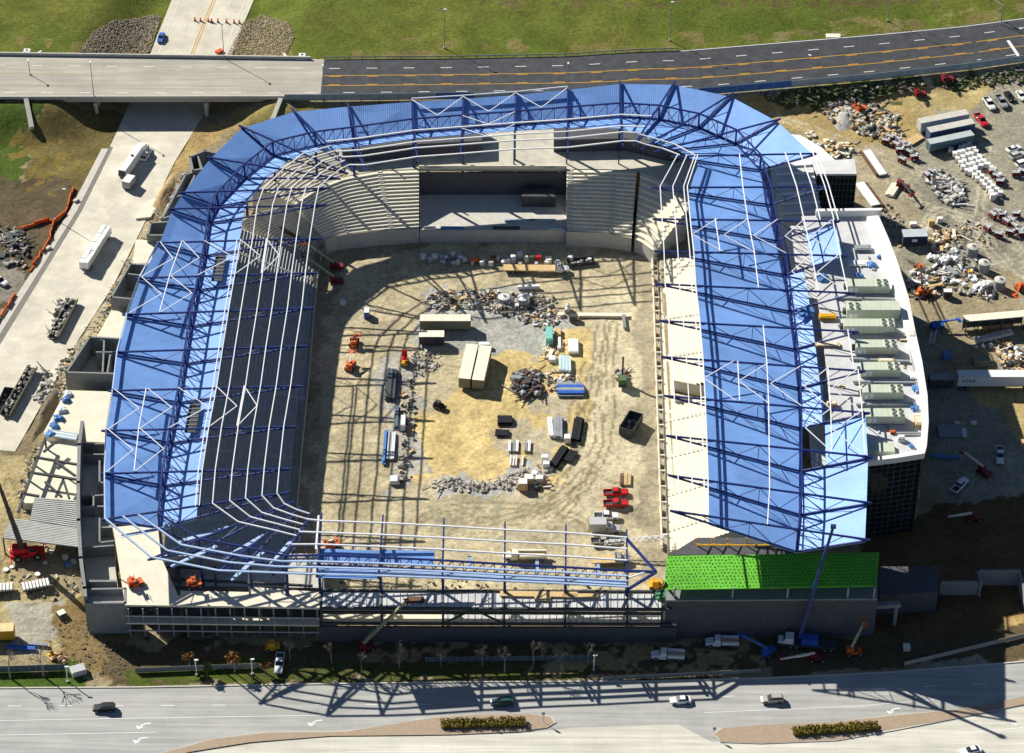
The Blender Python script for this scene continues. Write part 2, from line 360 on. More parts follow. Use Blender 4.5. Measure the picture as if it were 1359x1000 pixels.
def resample_(P, k):
    X = np.array([[q.x, q.y] for q in P]); t = np.linspace(0, 1, len(P)); u = np.linspace(0, 1, k)
    c = np.polyfit(t, X, min(3, len(P)-1)); return [Vector((float(np.polyval(c[:, 0], s)), float(np.polyval(c[:, 1], s)), 0)) for s in u]
for q in ([(800, 420), (790, 500), (770, 580), (700, 690)], [(815, 430), (810, 520), (800, 600), (730, 700)], [(790, 470), (760, 560), (745, 640), (660, 690)], [(830, 640), (770, 600), (780, 540), (800, 480)], [(640, 690), (740, 660), (790, 600), (790, 540)], [(600, 680), (700, 690), (760, 660), (780, 620)], [(560, 690), (640, 670), (740, 680), (780, 700)]):
    track(q, (0.27, 0.22, 0.135), seed=len(q)*3+int(q[0][0]) % 50)
for q in ([(470, 690), (480, 560), (490, 440), (540, 370)], [(450, 690), (462, 580), (478, 470), (500, 400)], [(560, 350), (650, 362), (760, 372), (840, 380)]): track(q, (0.36, 0.30, 0.19), seed=int(q[0][0]) % 60)
for q in ([(1215, 330), (1260, 280), (1310, 330), (1359, 350)], [(1180, 230), (1220, 270), (1290, 290), (1359, 340)], [(1230, 300), (1280, 290), (1330, 340), (1380, 370)], [(1010, 150), (1060, 165), (1130, 190), (1220, 230)], [(1290, 180), (1310, 210), (1300, 280), (1330, 350)]): track(q, (0.50, 0.46, 0.38), .7, 2.0, .8, seed=int(q[0][0]) % 40)
for q in ([(0, 800), (40, 790), (80, 800), (110, 860)], [(10, 640), (20, 690), (10, 740), (0, 790)], [(40, 800), (80, 795), (110, 820), (130, 870)]): track(q, (0.27, 0.20, 0.11), seed=int(q[0][0]+5) % 40)
dirt = COLR[..., 0] > COLR[..., 1]*.98
COLR[dirt] *= np.array((1.0, 1.0, .90))
pm = in_pitch(GX, GY); COLR[pm] *= np.array((1.20, 1.21, 1.30))
ny, nx = GX.shape
GZ2 = GZ + np.where((GY < ysl-2) & (GY > -95), (vnoise(GX, GY, 4, 31)-.5)*.22+(vnoise(GX, GY, 1.4, 32)-.5)*.14, 0) - 0.1
vv = np.stack([GX, GY, GZ2], -1).reshape(-1, 3)
i = np.arange(ny*nx).reshape(ny, nx)
ff = np.stack([i[:-1, :-1], i[:-1, 1:], i[1:, 1:], i[1:, :-1]], -1).reshape(-1, 4)
me = bpy.data.meshes.new('ground')
me.vertices.add(len(vv)); me.vertices.foreach_set('co', vv.ravel())
me.loops.add(ff.size); me.loops.foreach_set('vertex_index', ff.ravel().astype(np.int32))
me.polygons.add(len(ff)); me.polygons.foreach_set('loop_start', np.arange(0, ff.size, 4, dtype=np.int32))
me.update(calc_edges=True)
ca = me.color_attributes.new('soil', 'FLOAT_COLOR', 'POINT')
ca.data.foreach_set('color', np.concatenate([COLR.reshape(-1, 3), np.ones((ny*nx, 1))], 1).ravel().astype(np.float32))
gm = bpy.data.materials.new('soil_and_grass'); gm.use_nodes = True; n = gm.node_tree; b = n.nodes['Principled BSDF']; L = n.links.new
b.inputs['Roughness'].default_value = 0.97; b.inputs['Specular IOR Level'].default_value = 0.1
vc = n.nodes.new('ShaderNodeVertexColor'); vc.layer_name = 'soil'
geo = n.nodes.new('ShaderNodeNewGeometry')
def nz(sc, det, ro, lo, hi, a, bb):
    t = n.nodes.new('ShaderNodeTexNoise'); t.inputs['Scale'].default_value = sc; t.inputs['Detail'].default_value = det; t.inputs['Roughness'].default_value = ro
    L(geo.outputs['Position'], t.inputs['Vector']); mr = n.nodes.new('ShaderNodeMapRange'); L(t.outputs['Fac'], mr.inputs['Value'])
    mr.inputs['From Min'].default_value = lo; mr.inputs['From Max'].default_value = hi; mr.inputs['To Min'].default_value = a; mr.inputs['To Max'].default_value = bb
    return t, mr
t1, a1 = nz(0.12, 7, .68, .3, .7, .70, 1.30); t2, a2 = nz(0.9, 8, .78, .3, .7, .58, 1.42)
mu = n.nodes.new('ShaderNodeMath'); mu.operation = 'MULTIPLY'; L(a1.outputs[0], mu.inputs[0]); L(a2.outputs[0], mu.inputs[1])
vm = n.nodes.new('ShaderNodeVectorMath'); vm.operation = 'SCALE'; L(vc.outputs['Color'], vm.inputs[0]); L(mu.outputs[0], vm.inputs['Scale'])
L(vm.outputs[0], b.inputs['Base Color'])
bp = n.nodes.new('ShaderNodeBump'); bp.inputs['Strength'].default_value = 0.8; bp.inputs['Distance'].default_value = 0.55
L(t2.outputs['Fac'], bp.inputs['Height']); L(bp.outputs[0], b.inputs['Normal'])
me.materials.append(gm)
go = bpy.data.objects.new('ground', me); COL.objects.link(go); go['kind'] = 'structure'
for p in me.polygons: p.use_smooth = True
MB().add([(-9000, -9000, -4), (9000, -9000, -4), (9000, 9000, -4), (-9000, 9000, -4)], [(0, 1, 2, 3)]).build('terrain', mat('far_land', (0.16, 0.16, 0.06), 0.95, 0.3, 0.01), kind='structure')
def struct(name, mb, m, parent=None): return mb.build(name, m, parent, kind=None if parent else 'structure')
def sheet(name, px, z, m, parent=None):
    mb = MB(); P = poly_at(px, z)
    ar = sum(P[i].x*P[(i+1) % len(P)].y-P[(i+1) % len(P)].x*P[i].y for i in range(len(P)))
    if ar < 0: P = P[::-1]
    mb.add([tuple(p) for p in P], [tuple(range(len(P)))]); return struct(name, mb, m, parent)
# ------------------------------------------------------------------ highway, its bridge and markings
def hwpt(x, f, dz=0.0):
    """world point on the highway at world x, fraction f from north (0) to south (1)"""
    return Vector((x, interp(HNX, HNY, x)*(1-f)+interp(HSX, HSY, x)*f, ZH0(x)+dz))
def ribbon(x0, x1, f0, f1, dz, step=6.0):
    mb = MB(); k = max(1, int(abs(x1-x0)/step)); xx = [x0+(x1-x0)*j/k for j in range(k+1)]
    vs = [hwpt(x, f0, dz) for x in xx]+[hwpt(x, f1, dz) for x in xx]
    mb.add(vs, [(j, k+1+j, k+2+j, j+1) for j in range(k)]); return mb
BX0 = at(-160, 100, 6).x; BX1 = at(428, 100, 6).x; BS0 = at(48, 100, 6).x; BS1 = at(372, 100, 6).x; HX1 = HSX[-1]
hwy = struct('highway', ribbon(BX1, HX1, 0, 1, 0), M_ASPH)
app = struct('highway_approach', ribbon(BX0, BS0, 0, 1, 0), M_BRIDGE)
app2 = struct('highway_approach', ribbon(BS1, BX1, 0, 1, 0), M_BRIDGE)
br = thing('road_bridge', 'pale concrete highway bridge over the haul road', 'bridge', hwpt((BS0+BS1)/2, 1, -6))
a, b_, c, d = hwpt(BS0, 1), hwpt(BS1, 1), hwpt(BS1, 0), hwpt(BS0, 0)
MB().slab([a, b_, c, d], 0.35).build('deck', M_BRIDGE, br)
for k in range(7):
    f = 0.06+k*0.147
    MB().beam(hwpt(BS0, f, -1.0), hwpt(BS1, f, -1.0), 0.7, 1.25).build('girder', M_CONC, br)
for f, mm in ((0.004, M_CONC), (0.996, M_CONC)):
    MB().beam(hwpt(BS0-14, f, 0.45), hwpt(BS1+8, f, 0.45), 0.4, 0.9).build('parapet', mm, br)
for px in (128, 274):
    xx = at(px, 140, 3).x
    for f in (0.2, 0.5, 0.8, 0.97):
        q = hwpt(xx, f, -1.7); zb = T(q.x, q.y)-0.2
        MB().tube((q.x, q.y, zb), q, 0.55, 10).build('pier', M_CONC, br)
    MB().beam(hwpt(xx, 0.1, -2.0), hwpt(xx, 1.0, -2.0), 1.1, 0.8).build('pier_cap', M_CONC, br)
for xx, sg in ((BS0, -1), (BS1, 1)):
    q0, q1 = hwpt(xx+sg*1.0, 0, -2.2), hwpt(xx+sg*1.0, 1, -2.2)
    MB().beam(q0, q1, 1.6, 3.6).build('abutment', M_CONC, br)
    p1 = hwpt(xx+sg*1.2, 1.0, -1.5); p2 = p1+Vector((sg*-2.5, -9, -3.2)); MB().beam(p1, p2, 1.2, 4.6).build('wing_wall', M_CONC, br)
    p1 = hwpt(xx+sg*1.2, 0.0, -1.5); p2 = p1+Vector((sg*-2.5, 9, -3.0)); MB().beam(p1, p2, 0.7, 4.0).build('wing_wall', M_CONC, br)
xx = BX0
while xx < HX1-3:
    for f in (0.24, 0.86):
        par = hwy if xx > BX1-1 else app
        x1 = xx+3.1+(0 if f < .5 else 0)
        o = 4.6 if f > .5 else 0
        ribbon(xx+o, x1+o, f-0.006, f+0.006, 0.03).build('lane_dash', M_PAINTW, par)
    xx += 10.4
for f in (0.425, 0.68):
    ribbon(BX1, HX1-8, f-0.006, f+0.006, 0.026).build('yellow_line', M_PAINTY, hwy)
    ribbon(BX0, BX1, f-0.005, f+0.005, 0.026).build('yellow_line', mat('paint_yellow_worn', (0.50, 0.40, 0.20), 0.8), app)
    xx = BX1+2
    while xx < HX1-12:
        g = -0.022 if f > .5 else 0.022
        ribbon(xx, xx+3.1, f+g-0.007, f+g+0.007, 0.03).build('yellow_dash', M_PAINTY, hwy); xx += 10.4
ribbon(at(938, 122, 4).x, HX1, 0.978, 0.99, 0.026).build('edge_line', M_PAINTW, hwy)
ribbon(at(900, 70, 5).x, HX1, 0.012, 0.024, 0.026).build('edge_line', M_PAINTW, hwy)
MB().slab([hwpt(at(1338, 62, 2).x, .5, .03), hwpt(at(1338, 62, 2).x+.9, .5, .03), hwpt(at(1356, 90, 2).x+.9, 1.0, .03), hwpt(at(1356, 90, 2).x, 1.0, .03)], .01).build('stop_bar', M_PAINTW, hwy)
# guard rail and screened fence
gr = thing('guard_rail', 'grey steel guard rail along the grass side of the highway', 'guard rail', hwpt(0, 0, 0))
x0, x1 = BX1, at(900, 68, 5).x
for j in range(28):
    xa = x0+(x1-x0)*j/28; xb = x0+(x1-x0)*(j+1)/28
    MB().beam(hwpt(xa, -0.015, .62), hwpt(xb, -0.015, .62), .1, .32).build('rail', M_GREY, gr)
    MB().beam(hwpt(xa, -0.021, -.5), hwpt(xa, -0.021, .75), .16).build('post', M_DGREY, gr)
fe = thing('screened_fence', 'construction fence with blue and pale screens along highway above yard', 'fence', hwpt(60, 1.0, 0))
fx = [at(378, 133, 6).x+5.2*j for j in range(200)]
for j, (xa, xb) in enumerate(zip(fx[:-1], fx[1:])):
    if xb > HX1-4: break
    pxm = 378+(xa-fx[0])*4.8
    mm = M_FENCEB if 905 < pxm < 1035 or 560 < pxm < 620 else M_FENCEG
    MB().beam(hwpt(xa+.05, 1.03, .85), hwpt(xb-.05, 1.03, .85), .06, 1.9).build('screen_panel', mm, fe)
    MB().beam(hwpt(xa, 1.035, -.8), hwpt(xa, 1.035, 1.95), .1).build('post', M_GREY, fe)
# underpass road going under the bridge, haul road along the works
def strip(name, L, R_, m, dz=0.06, n=10):
    mb = MB(); P = []
    for a, b in zip(L[:-1], L[1:]):
        pass
    def res(Q):
        o = []
        for a, b in zip(Q[:-1], Q[1:]): o += [lerp(a, b, t/n) for t in range(n)]
        return o+[Q[-1]]
    A, B = res(L), res(R_); k = len(A); K = 6
    for p, q in zip(A, B):
        for j in range(K+1):
            v = lerp(p, q, j/K); P.append((v.x, v.y, T(v.x, v.y)+dz))
    mb.add(P, [(i*(K+1)+j, (i+1)*(K+1)+j, (i+1)*(K+1)+j+1, i*(K+1)+j+1) for i in range(k-1) for j in range(K)])
    return struct(name, mb, m)
LE = [gnd(*p) for p in [(262, -90), (228, 0), (212, 40)]]+[at(*p) for p in [(176, 130), (146, 195), (103, 280), (48, 368), (0, 445), (-90, 590)]]
RE = [gnd(*p) for p in [(370, -90), (337, 0), (320, 40)]]+[at(*p) for p in [(285, 130), (232, 215), (205, 270), (150, 380), (105, 450), (20, 600)]]
hr = strip('haul_road', LE, RE, M_ROADL)
def along(L, R_, f, n=10): return [lerp(a, b, f) for a, b in zip(L, R_)]
def gline(name, pts, wd, m, par, dz=.1, dash=None):
    seg = []
    for a, b in zip(pts[:-1], pts[1:]):
        k = max(1, int((b-a).length/3)); seg += [lerp(a, b, t/k) for t in range(k)]
    seg.append(pts[-1]); 
    if dash: groups = [seg[i:i+2] for i in range(0, len(seg)-1, dash)]
    else: groups = [seg]
    for g in groups:
        mb = MB(); vs = []
        for j, p in enumerate(g):
            q = g[min(j+1, len(g)-1)]; r = g[max(j-1, 0)]; d = (q-r); d = Vector((-d.y, d.x, 0)).normalized()*wd/2
            for s_ in (-1, 1):
                v = p+d*s_; vs.append((v.x, v.y, T(v.x, v.y)+dz))
        mb.add(vs, [(2*j, 2*j+1, 2*j+3, 2*j+2) for j in range(len(g)-1)]).build(name, m, par)
NL, NR = LE[:4], RE[:4]
for f, m_, d_ in ((.50, M_PAINTY, None), (.53, M_PAINTY, None), (.1, M_PAINTW, None), (.9, M_PAINTW, None), (.3, M_PAINTW, 4), (.72, M_PAINTW, 4)):
    gline('lane_line', along(NL, NR, f), .22, m_, hr, dash=d_)
strip('haul_road_kerb', [at(*p) for p in [(146, 195), (103, 280), (48, 368), (0, 445), (-90, 590)]], [at(*p) for p in [(150, 196), (108, 281), (54, 369), (7, 446), (-80, 591)]], mat('gutter_dark', (0.20, 0.19, 0.17)), dz=.1)
strip('haul_walk', [at(*p) for p in [(135, 198), (92, 281), (38, 368), (-12, 445), (-100, 590)]], [at(*p) for p in [(144, 198), (102, 281), (47, 369), (-1, 446), (-91, 591)]], M_CURB, dz=.14)
# ------------------------------------------------------------------ boulevard in front
NE_ = [(-80, 918), (0, 914), (180, 913), (400, 909), (620, 906), (860, 905), (1010, 901), (1180, 893), (1359, 879), (1460, 868)]
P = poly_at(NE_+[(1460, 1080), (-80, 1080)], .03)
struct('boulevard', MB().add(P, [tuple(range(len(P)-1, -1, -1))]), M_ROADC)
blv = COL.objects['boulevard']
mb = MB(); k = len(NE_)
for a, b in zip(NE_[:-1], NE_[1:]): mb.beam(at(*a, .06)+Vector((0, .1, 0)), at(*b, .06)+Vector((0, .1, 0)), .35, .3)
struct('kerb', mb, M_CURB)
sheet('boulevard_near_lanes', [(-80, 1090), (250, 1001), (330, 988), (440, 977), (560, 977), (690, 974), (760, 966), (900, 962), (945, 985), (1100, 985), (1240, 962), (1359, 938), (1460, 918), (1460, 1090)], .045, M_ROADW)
def island(px, label, m=M_BRICK):
    o = thing('traffic_island', label, 'traffic island', at(*px[0]))
    q = poly_at(px, 0); MB().prism([(p.x, p.y) for p in q], 0, .2).build('kerbstone', M_CURB, o)
    c = sum(q, Vector())/len(q)
    q2 = [p+(c-p).normalized()*min(.5, (c-p).length*.3) for p in q]
    MB().prism([(p.x, p.y) for p in q2], .1, .23).build('paving', m, o); return o
island([(-80, 1075), (180, 1010), (280, 982), (350, 973), (460, 971), (520, 962), (580, 953), (640, 949), (705, 948), (733, 952), (738, 960), (725, 967), (690, 972), (600, 976), (440, 976), (330, 986), (250, 999), (60, 1045), (-80, 1090)],
       'long brick paved median island with clipped hedge, tapering to a strip along the boulevard')
island([(945, 976), (955, 968), (1010, 963), (1100, 960), (1180, 950), (1270, 943), (1359, 926), (1460, 905), (1460, 914), (1359, 936), (1250, 958), (1190, 970), (1110, 984), (1010, 988), (955, 986)],
       'brick paved median island with hedge, below the parked truss shadows')
def bline(a, b, wd=.16, m=M_PAINTW, n=1, name='lane_line'):
    MB().slab([at(*a, .052)+Vector((0, wd/2, 0)), at(*b, .052)+Vector((0, wd/2, 0)), at(*b, .052)-Vector((0, wd/2, 0)), at(*a, .052)-Vector((0, wd/2, 0))], .004).build(name, m, blv)
for x in (-25, 43, 111, 179, 247, 315, 383, 451, 519, 587): bline((x-33, 937.5-(x*.0045)), (x-15, 937.5-(x*.0045)), .2, name='lane_dash')
for x in (965, 1098, 1166, 1235, 1300): bline((x-10, 925-(x-965)*.05), (x+9, 924-(x-965)*.05), .2, name='lane_dash')
bline((-60, 957.5), (395, 950)); bline((395, 950), (478, 949)); bline((-60, 977), (207, 972))
bline((935, 946), (1130, 938)); bline((1130, 938), (1240, 929)); bline((460, 998), (735, 996)); bline((1270, 974), (1400, 962))
def arrow(px, py, flip=1):
    o = at(px, py, .054); mb = MB()
    pts = [(0, 0), (.5, .55), (1.1, .8), (2.0, .9), (2.0, 1.25), (1.0, 1.15), (.3, .85), (-.1, .45)]
    mb.add([(o.x+x*flip, o.y+y, o.z) for x, y in pts], [tuple(range(8))] if flip > 0 else [tuple(range(7, -1, -1))])
    hd = [(-1.2, .35), (.75, .1), (-.5, -.75)]
    mb.add([(o.x+x*flip, o.y+y, o.z) for x, y in hd], [(0, 2, 1)] if flip > 0 else [(0, 1, 2)])
    mb.build('turn_arrow', M_PAINTW, blv)
arrow(187, 965); arrow(183, 984); arrow(415, 961); arrow(1183, 945); arrow(1345, 960, -1)
# ------------------------------------------------------------------ the roof ring: trusses (outer tip, valley, inner tip) on the top chord
ZT = 22.5; ZTE = 27.0; ZG = 15.0
WT = [((206,322.7),(271,321.4),(427,316.5)), ((179.7,369.5),(262.5,367),(421.4,362.5)), ((162,418),(252.5,415),(417,409)), ((148.8,467.8),(244.8,464.5),(409,459.4)),
      ((143,519),(236,516),(402.6,512.7)), ((134.4,572),(225,569.4),(393.8,566.5)), ((133,629),(215,626),(388,622.4)), ((134,690.4),(210,682),(385,653.6))]
SC = [((196,743.6),(264,715),(390,666)), ((286,761.6),(330,727),(400,673)), ((362,764),(379,738),(414,678))]
ST = [((420,766),(422.5,737),(427,681)), ((502,768),(504,740),(508.4,684)), ((586.6,771),(587.5,744),(589.4,688)), ((669.5,775),(670,749),(670.3,693)),
      ((750.8,778.4),(751,753),(751,696.7)), ((833,782.6),(832.5,758),(831.6,703.7))]
NT = [((224,277.6),(277,277.6),(434,272.4)), ((238,256),(288,255.6),(438,250)), ((274.4,208.6),(324,218),(452,238)), ((317,166.6),(362,188.4),(462,231)),
      ((387,144),(418,175),(469,226)), ((461,137),(468,169),(485,227)), ((546,131),(548,158),(554.6,216)), ((615,127),(613.6,153),(610.6,212)),
      ((684.4,122),(683.5,148),(682.6,206)), ((753,115),(753.3,142.4),(753.6,204)), ((822.6,107),(823.6,137),(826.6,195)), ((896,108),(875,140),(840,195)),
      ((973,124),(928,151),(850,199)), ((1036,158),(977.4,172.4),(868,202))]
ET = [((1086,204),(1010,205.5),(890,208)), ((1102,248),(1024,249),(864,249.5)), ((1115,294),(1032,293),(866,291)), ((1124,340),(1043,338),(868,333.5)),
      ((1135,389.6),(1050,386.5),(869,377)), ((1140,441),(1056.5,436.5),(874,426)), ((1149,493),(1062,488),(877.7,474)), ((1155,548.7),(1064,541),(881,525.5)),
      ((1159,607),(1064,598),(884,578.5)), ((1157,668),(1064,655.6),(886.6,631)), ((1155,717),(1059.4,704.6),(889,678))]
class Tr:
    def __init__(s, px, d, z=ZT):
        s.O, s.V, s.I = [at(x, y, z) for x, y in px]; s.d = d; s.B = s.V-Vector((0, 0, d))
    def top(s, f):        # f: -1 outer tip .. 0 valley .. 1 inner tip
        return lerp(s.V, s.I, f) if f >= 0 else lerp(s.V, s.O, -f)
    def bot(s, f, dz=0): return (lerp(s.B, s.I, f) if f >= 0 else lerp(s.B, s.O, -f))+Vector((0, 0, dz))
wT = [Tr(p, 4.2) for p in WT]; scT = [Tr(p, 3.6, z) for p, z in zip(SC, (21.5, 21.2, 20.8))]; sT = [Tr(p, 3.0, z) for p, z in zip(ST, (20.4, 19.6, 18.8, 18.0, 17.2, 16.4))]; nT = [Tr(p, 4.3, z) for p, z in zip(NT, (22.8, 23, 23.4, 23.8, 24.2, 24.5, 24.5, 24.5, 24.5, 24.5, 24.5, 24.5, 24.5, 24.6))]
eT = [Tr(p, dd, z) for p, dd, z in zip(ET, [4.8, 5.4]+[6.2]*9, [ZTE-1.5, ZTE-.3]+[ZTE]*9)]
def add_truss(t, par, col=True, zb=0.0, n_in=None):
    mb = MB(); mb.beam(t.O, t.I, .36, .36)
    mb.beam(t.O, t.B, .34, .34); mb.beam(t.B, t.I, .34, .34)
    o = mb.build('truss', M_NAVY, par)
    li, lo = (t.I-t.V).length, (t.O-t.V).length
    MB().beam(t.V, t.B, .45).build('web_member', M_NAVY, o)
    for sgn, Ln in ((1, li), (-1, lo)):
        n = max(3, round(Ln/5.2)); pts = [sgn*(j/n)*.94 for j in range(n+1)]
        for j in range(n):
            m_ = MB(); a, b = pts[j], pts[j+1]
            if j % 2 == 0: m_.beam(t.top(a), t.bot(b), .13)
            else: m_.beam(t.bot(a), t.top(b), .13)
            m_.build('web_member', M_NAVY, o)
            if 0 < j < n-1 and j % 2 == 0: MB().beam(t.top(a), t.bot(a), .14).build('web_member', M_NAVY, o)
    if col: MB().beam(t.B, (t.B.x, t.B.y, zb), .6).build('column', M_NAVY, par)
def add_valley(t, u, par, n=4, top=True):
    mb = MB(); mb.beam(t.V, u.V, .36); mb.beam(t.B, u.B, .36)
    o = mb.build('valley_truss', M_NAVY, par)
    for j in range(n):
        a, b = j/n, (j+1)/n; MB().beam(lerp(t.B, u.B, a), lerp(t.V, u.V, b), .16).build('web_member', M_NAVY, o)
        if j: MB().beam(lerp(t.B, u.B, a), lerp(t.V, u.V, a), .18).build('web_member', M_NAVY, o)
def deck(t, u, f0, f1, par, m, name='deck_panel'):
    q = [t.bot(f0, -.35), t.bot(f1, -.35), u.bot(f1, -.35), u.bot(f0, -.35)]
    MB().slab([q[0], q[1], q[2]], .15).add([], []) if False else None
    return MB().slab(q, .15).build(name, m, par)
def purl(t, u, f, par, wd=.21, m=None, name='purlin', g=None):
    MB().beam(t.top(f)+Vector((0, 0, .42)), u.top(f if g is None else g)+Vector((0, 0, .42)), wd, .3).build(name, m or M_WHITE, par)
def kbr(t, u, f0, f1, par):     # two white diagonals from f0 at both trusses to f1 at mid bay
    mid = lerp(t.top(f1), u.top(f1), .5)+Vector((0, 0, .40))
    for q in (t, u): MB().beam(q.top(f0)+Vector((0, 0, .40)), mid, .18, .16).build('brace', M_WHITE, par)
def roof(label, t): return thing('stand_roof', label, 'roof', (t.B.x, t.B.y, 0), group=None)
rw = roof('blue butterfly roof over the dark seating with bare white purlins on its inner half', wT[3])
rn = roof('curved blue butterfly roof over the stage end beside the highway', nT[7])
re_ = roof('wide blue butterfly roof between the cream seating and the suite block', eT[5])
rs = roof('bare blue roof frame of the open end with pale purlins, barely decked', sT[3])
# west
for t in wT: add_truss(t, rw)
for a, b in zip(wT[:-1], wT[1:]):
    add_valley(a, b, rw); deck(a, b, 0, -.93, rw, M_DECK); deck(a, b, 0, .28, rw, M_DECK)
    for f in (.28, .31): purl(a, b, f, rw, .2)
    for f in (.41, .54, .66, .785, .90): purl(a, b, f, rw)
    purl(a, b, -.93, rw, .3, M_PALEBLUE)
for i in (0, 1, 4, 5):
    a, b = wT[i], wT[i+1]; purl(a, b, -.93, rw); purl(a, b, -.45, rw)
    kbr(a, b, -.90, -.50, rw); kbr(a, b, -.43, -.03, rw)
for i in (0, 4):
    a, b = wT[i], wT[i+1]; kbr(a, b, .0, .27, rw); kbr(a, b, .31, .50, rw); purl(a, b, .53, rw, .26); kbr(a, b, .53, .66, rw)
    c = lerp(a.B, b.B, .5)+Vector((4.2, 0, 1.4)); d = (b.B-a.B).normalized()
    MB().beam(c-d*5.2, c+d*5.2, 2.6, .2).build('catwalk', M_DGREY, rw)
    for k in range(8): MB().beam(c-d*(5-k*1.4)-Vector((1.3, 0, -.9)), c-d*(5-k*1.4)+Vector((1.3, 0, .9)), .12).build('catwalk_rail', M_GREY, rw)
# north with both corners
allN = [wT[0]]+nT+[eT[0]]
seqN = list(zip(allN[:-1], allN[1:]))
for t in nT: add_truss(t, rn)
fin = [.28, .28, .26, .22, .20, .17, .16, .16, .16, .16, .18, .36, .58, .70, .70]
fin2 = fin[1:]+[.70]
for k, (a, b) in enumerate(seqN):
    add_valley(a, b, rn, 4 if k > 1 else 2); deck(a, b, 0, -.93, rn, M_DECKX if 5 <= k <= 11 else M_DECK)
    q = [a.bot(0, -.35), a.bot(fin[k], -.35), b.bot(fin2[k], -.35), b.bot(0, -.35)]
    MB().slab([q[0], q[1], q[2], q[3]], .15).build('deck_panel', M_DECKX if k > 4 else M_DECK, rn)
    if k < 5:
        for f in (.41, .54, .66, .785, .90): purl(a, b, f, rn)
    elif k < 12:
        for f in (.30, .56, .70, .90): purl(a, b, f, rn, .3)
    else:
        for f in (.74, .90): purl(a, b, f, rn, .24)
for i in (6, 7, 8):
    a, b = nT[i], nT[i+1]; purl(a, b, -.93, rn); kbr(a, b, -.88, -.02, rn)
kbr(nT[7], nT[8], .04, .28, rn); kbr(nT[7], nT[8], .33, .56, rn)
# east
for k, t in enumerate(eT): add_truss(t, re_, col=k < 9)
for k, (a, b) in enumerate(zip(eT[:-1], eT[1:])):
    add_valley(a, b, re_); deck(a, b, 0, .69, re_, M_DECK)
    purl(a, b, .70, re_, .24); purl(a, b, .73, re_, .22)
    for f in (.82, .925): purl(a, b, f, re_)
    if k in (0, 1): 
        for f in (-.42, -.68, -.90, -.97): purl(a, b, f, re_)
    o0, o1 = {0: (None, 0), 1: (None, 0), 2: (-.45, -.93), 3: (0, -.32), 4: (0, -.34), 5: (0, -.34), 6: (0, -.36), 7: (-.36, -.93), 8: (0, -.93), 9: (0, -.93)}[k]
    if o0 is not None: deck(a, b, o0, o1, re_, M_DECK)
    if k != 4: purl(a, b, .24, re_)
for i in (2, 6):
    a, b = eT[i], eT[i+1]; purl(a, b, .45 if i == 6 else .5, re_)
    for f0, f1 in ((.48, .70), (.24, .45), (.0, .22)): kbr(a, b, f0, f1, re_)
for i in (2, 3, 6, 7):
    a, b = eT[i], eT[i+1]; purl(a, b, -.42, re_); purl(a, b, -.88, re_); kbr(a, b, -.42, -.05, re_); kbr(a, b, -.86, -.46, re_)
purl(eT[5], eT[6], -.82, re_)
# west-south corner and south frame
allS = [wT[7]]+scT+sT
for t in scT: add_truss(t, rs, zb=4)
for t in sT: add_truss(t, rs, zb=4.8)
for k, (a, b) in enumerate(zip(allS[:-1], allS[1:])):
    add_valley(a, b, rs, 3 if k < 4 else 6)
    for f in ((.41, .54, .66, .785, .90) if k < 3 else (.22, .50, .78)): purl(a, b, f, rs, .27 if k < 3 else .34, None if k < 3 else M_WHITE)
    for f in (-.35, -.62, -.93): purl(a, b, f, rs, .4, M_PALEBLUE)
    if k < 3:
        for u, v in ((.25, -.45), (.62, .15)):
            p = lerp(a.bot(v), b.bot(v), u); dr = (lerp(a.I, b.I, u)-lerp(a.O, b.O, u)).normalized()
            MB().beam(p-dr*5, p+dr*6.5, .9, .12).build('deck_strip', M_PALEBLUE, rs)
for a, b, f0, f1 in ((sT[0], sT[1], .08, .34), (sT[0], sT[1], -.3, -.93)): deck(a, b, f0, f1, rs, M_DECKX)
q = [sT[1].bot(.08, -.3), sT[1].bot(.36, -.3), lerp(sT[1].bot(.36), sT[2].bot(.36), .86), lerp(sT[1].bot(.08), sT[2].bot(.08), .86)]
MB().slab(q, .15).build('deck_panel', M_DECKX, rs)
for a, b, u in ((sT[1], sT[2], .6), (sT[2], sT[3], .88), (sT[3], sT[4], .9), (sT[4], sT[5], .88), (sT[2], sT[3], .4), (sT[3], sT[4], .5), (sT[4], sT[5], .5)):
    q = [lerp(a.bot(f, .1), b.bot(f, .1), v) for f, v in ((-.25, u), (-.9, u), (-.9, u+.06), (-.25, u+.06))]
    if u < .55: q = [lerp(a.bot(f, .1), b.bot(f, .1), v) for f, v in ((.05, u), (.3, u), (.3, u+.06), (.05, u+.06))]
    MB().slab(q, .08).build('deck_strip', M_PALEBLUE, rs)
for u in (.35, .55, .75):
    for a, b in zip(sT[:-1], sT[1:]): MB().beam(a.bot(-u, .2), b.bot(-u, .2), .5, .3).build('purlin', M_PALEBLUE, rs)
tip = at(871, 759.5, 16.4)
for p, q in ((sT[5].top(.78), tip), (tip, sT[5].O), (sT[5].V, tip)): MB().beam(p, q, .5).build('end_tie', M_NAVY, rs)
MB().beam(sT[5].top(-.4), lerp(tip, sT[5].V, .35), .3).build('end_tie', M_WHITE, rs)
for a in (scT[0].I, scT[1].I): pass
purl(sT[0], sT[0], .9, rs); MB().beam(sT[0].top(.9)+Vector((-.6, 0, .4)), sT[0].top(.1)+Vector((-.6, 0, .4)), .4, .3).build('purlin', M_WHITE, rs)

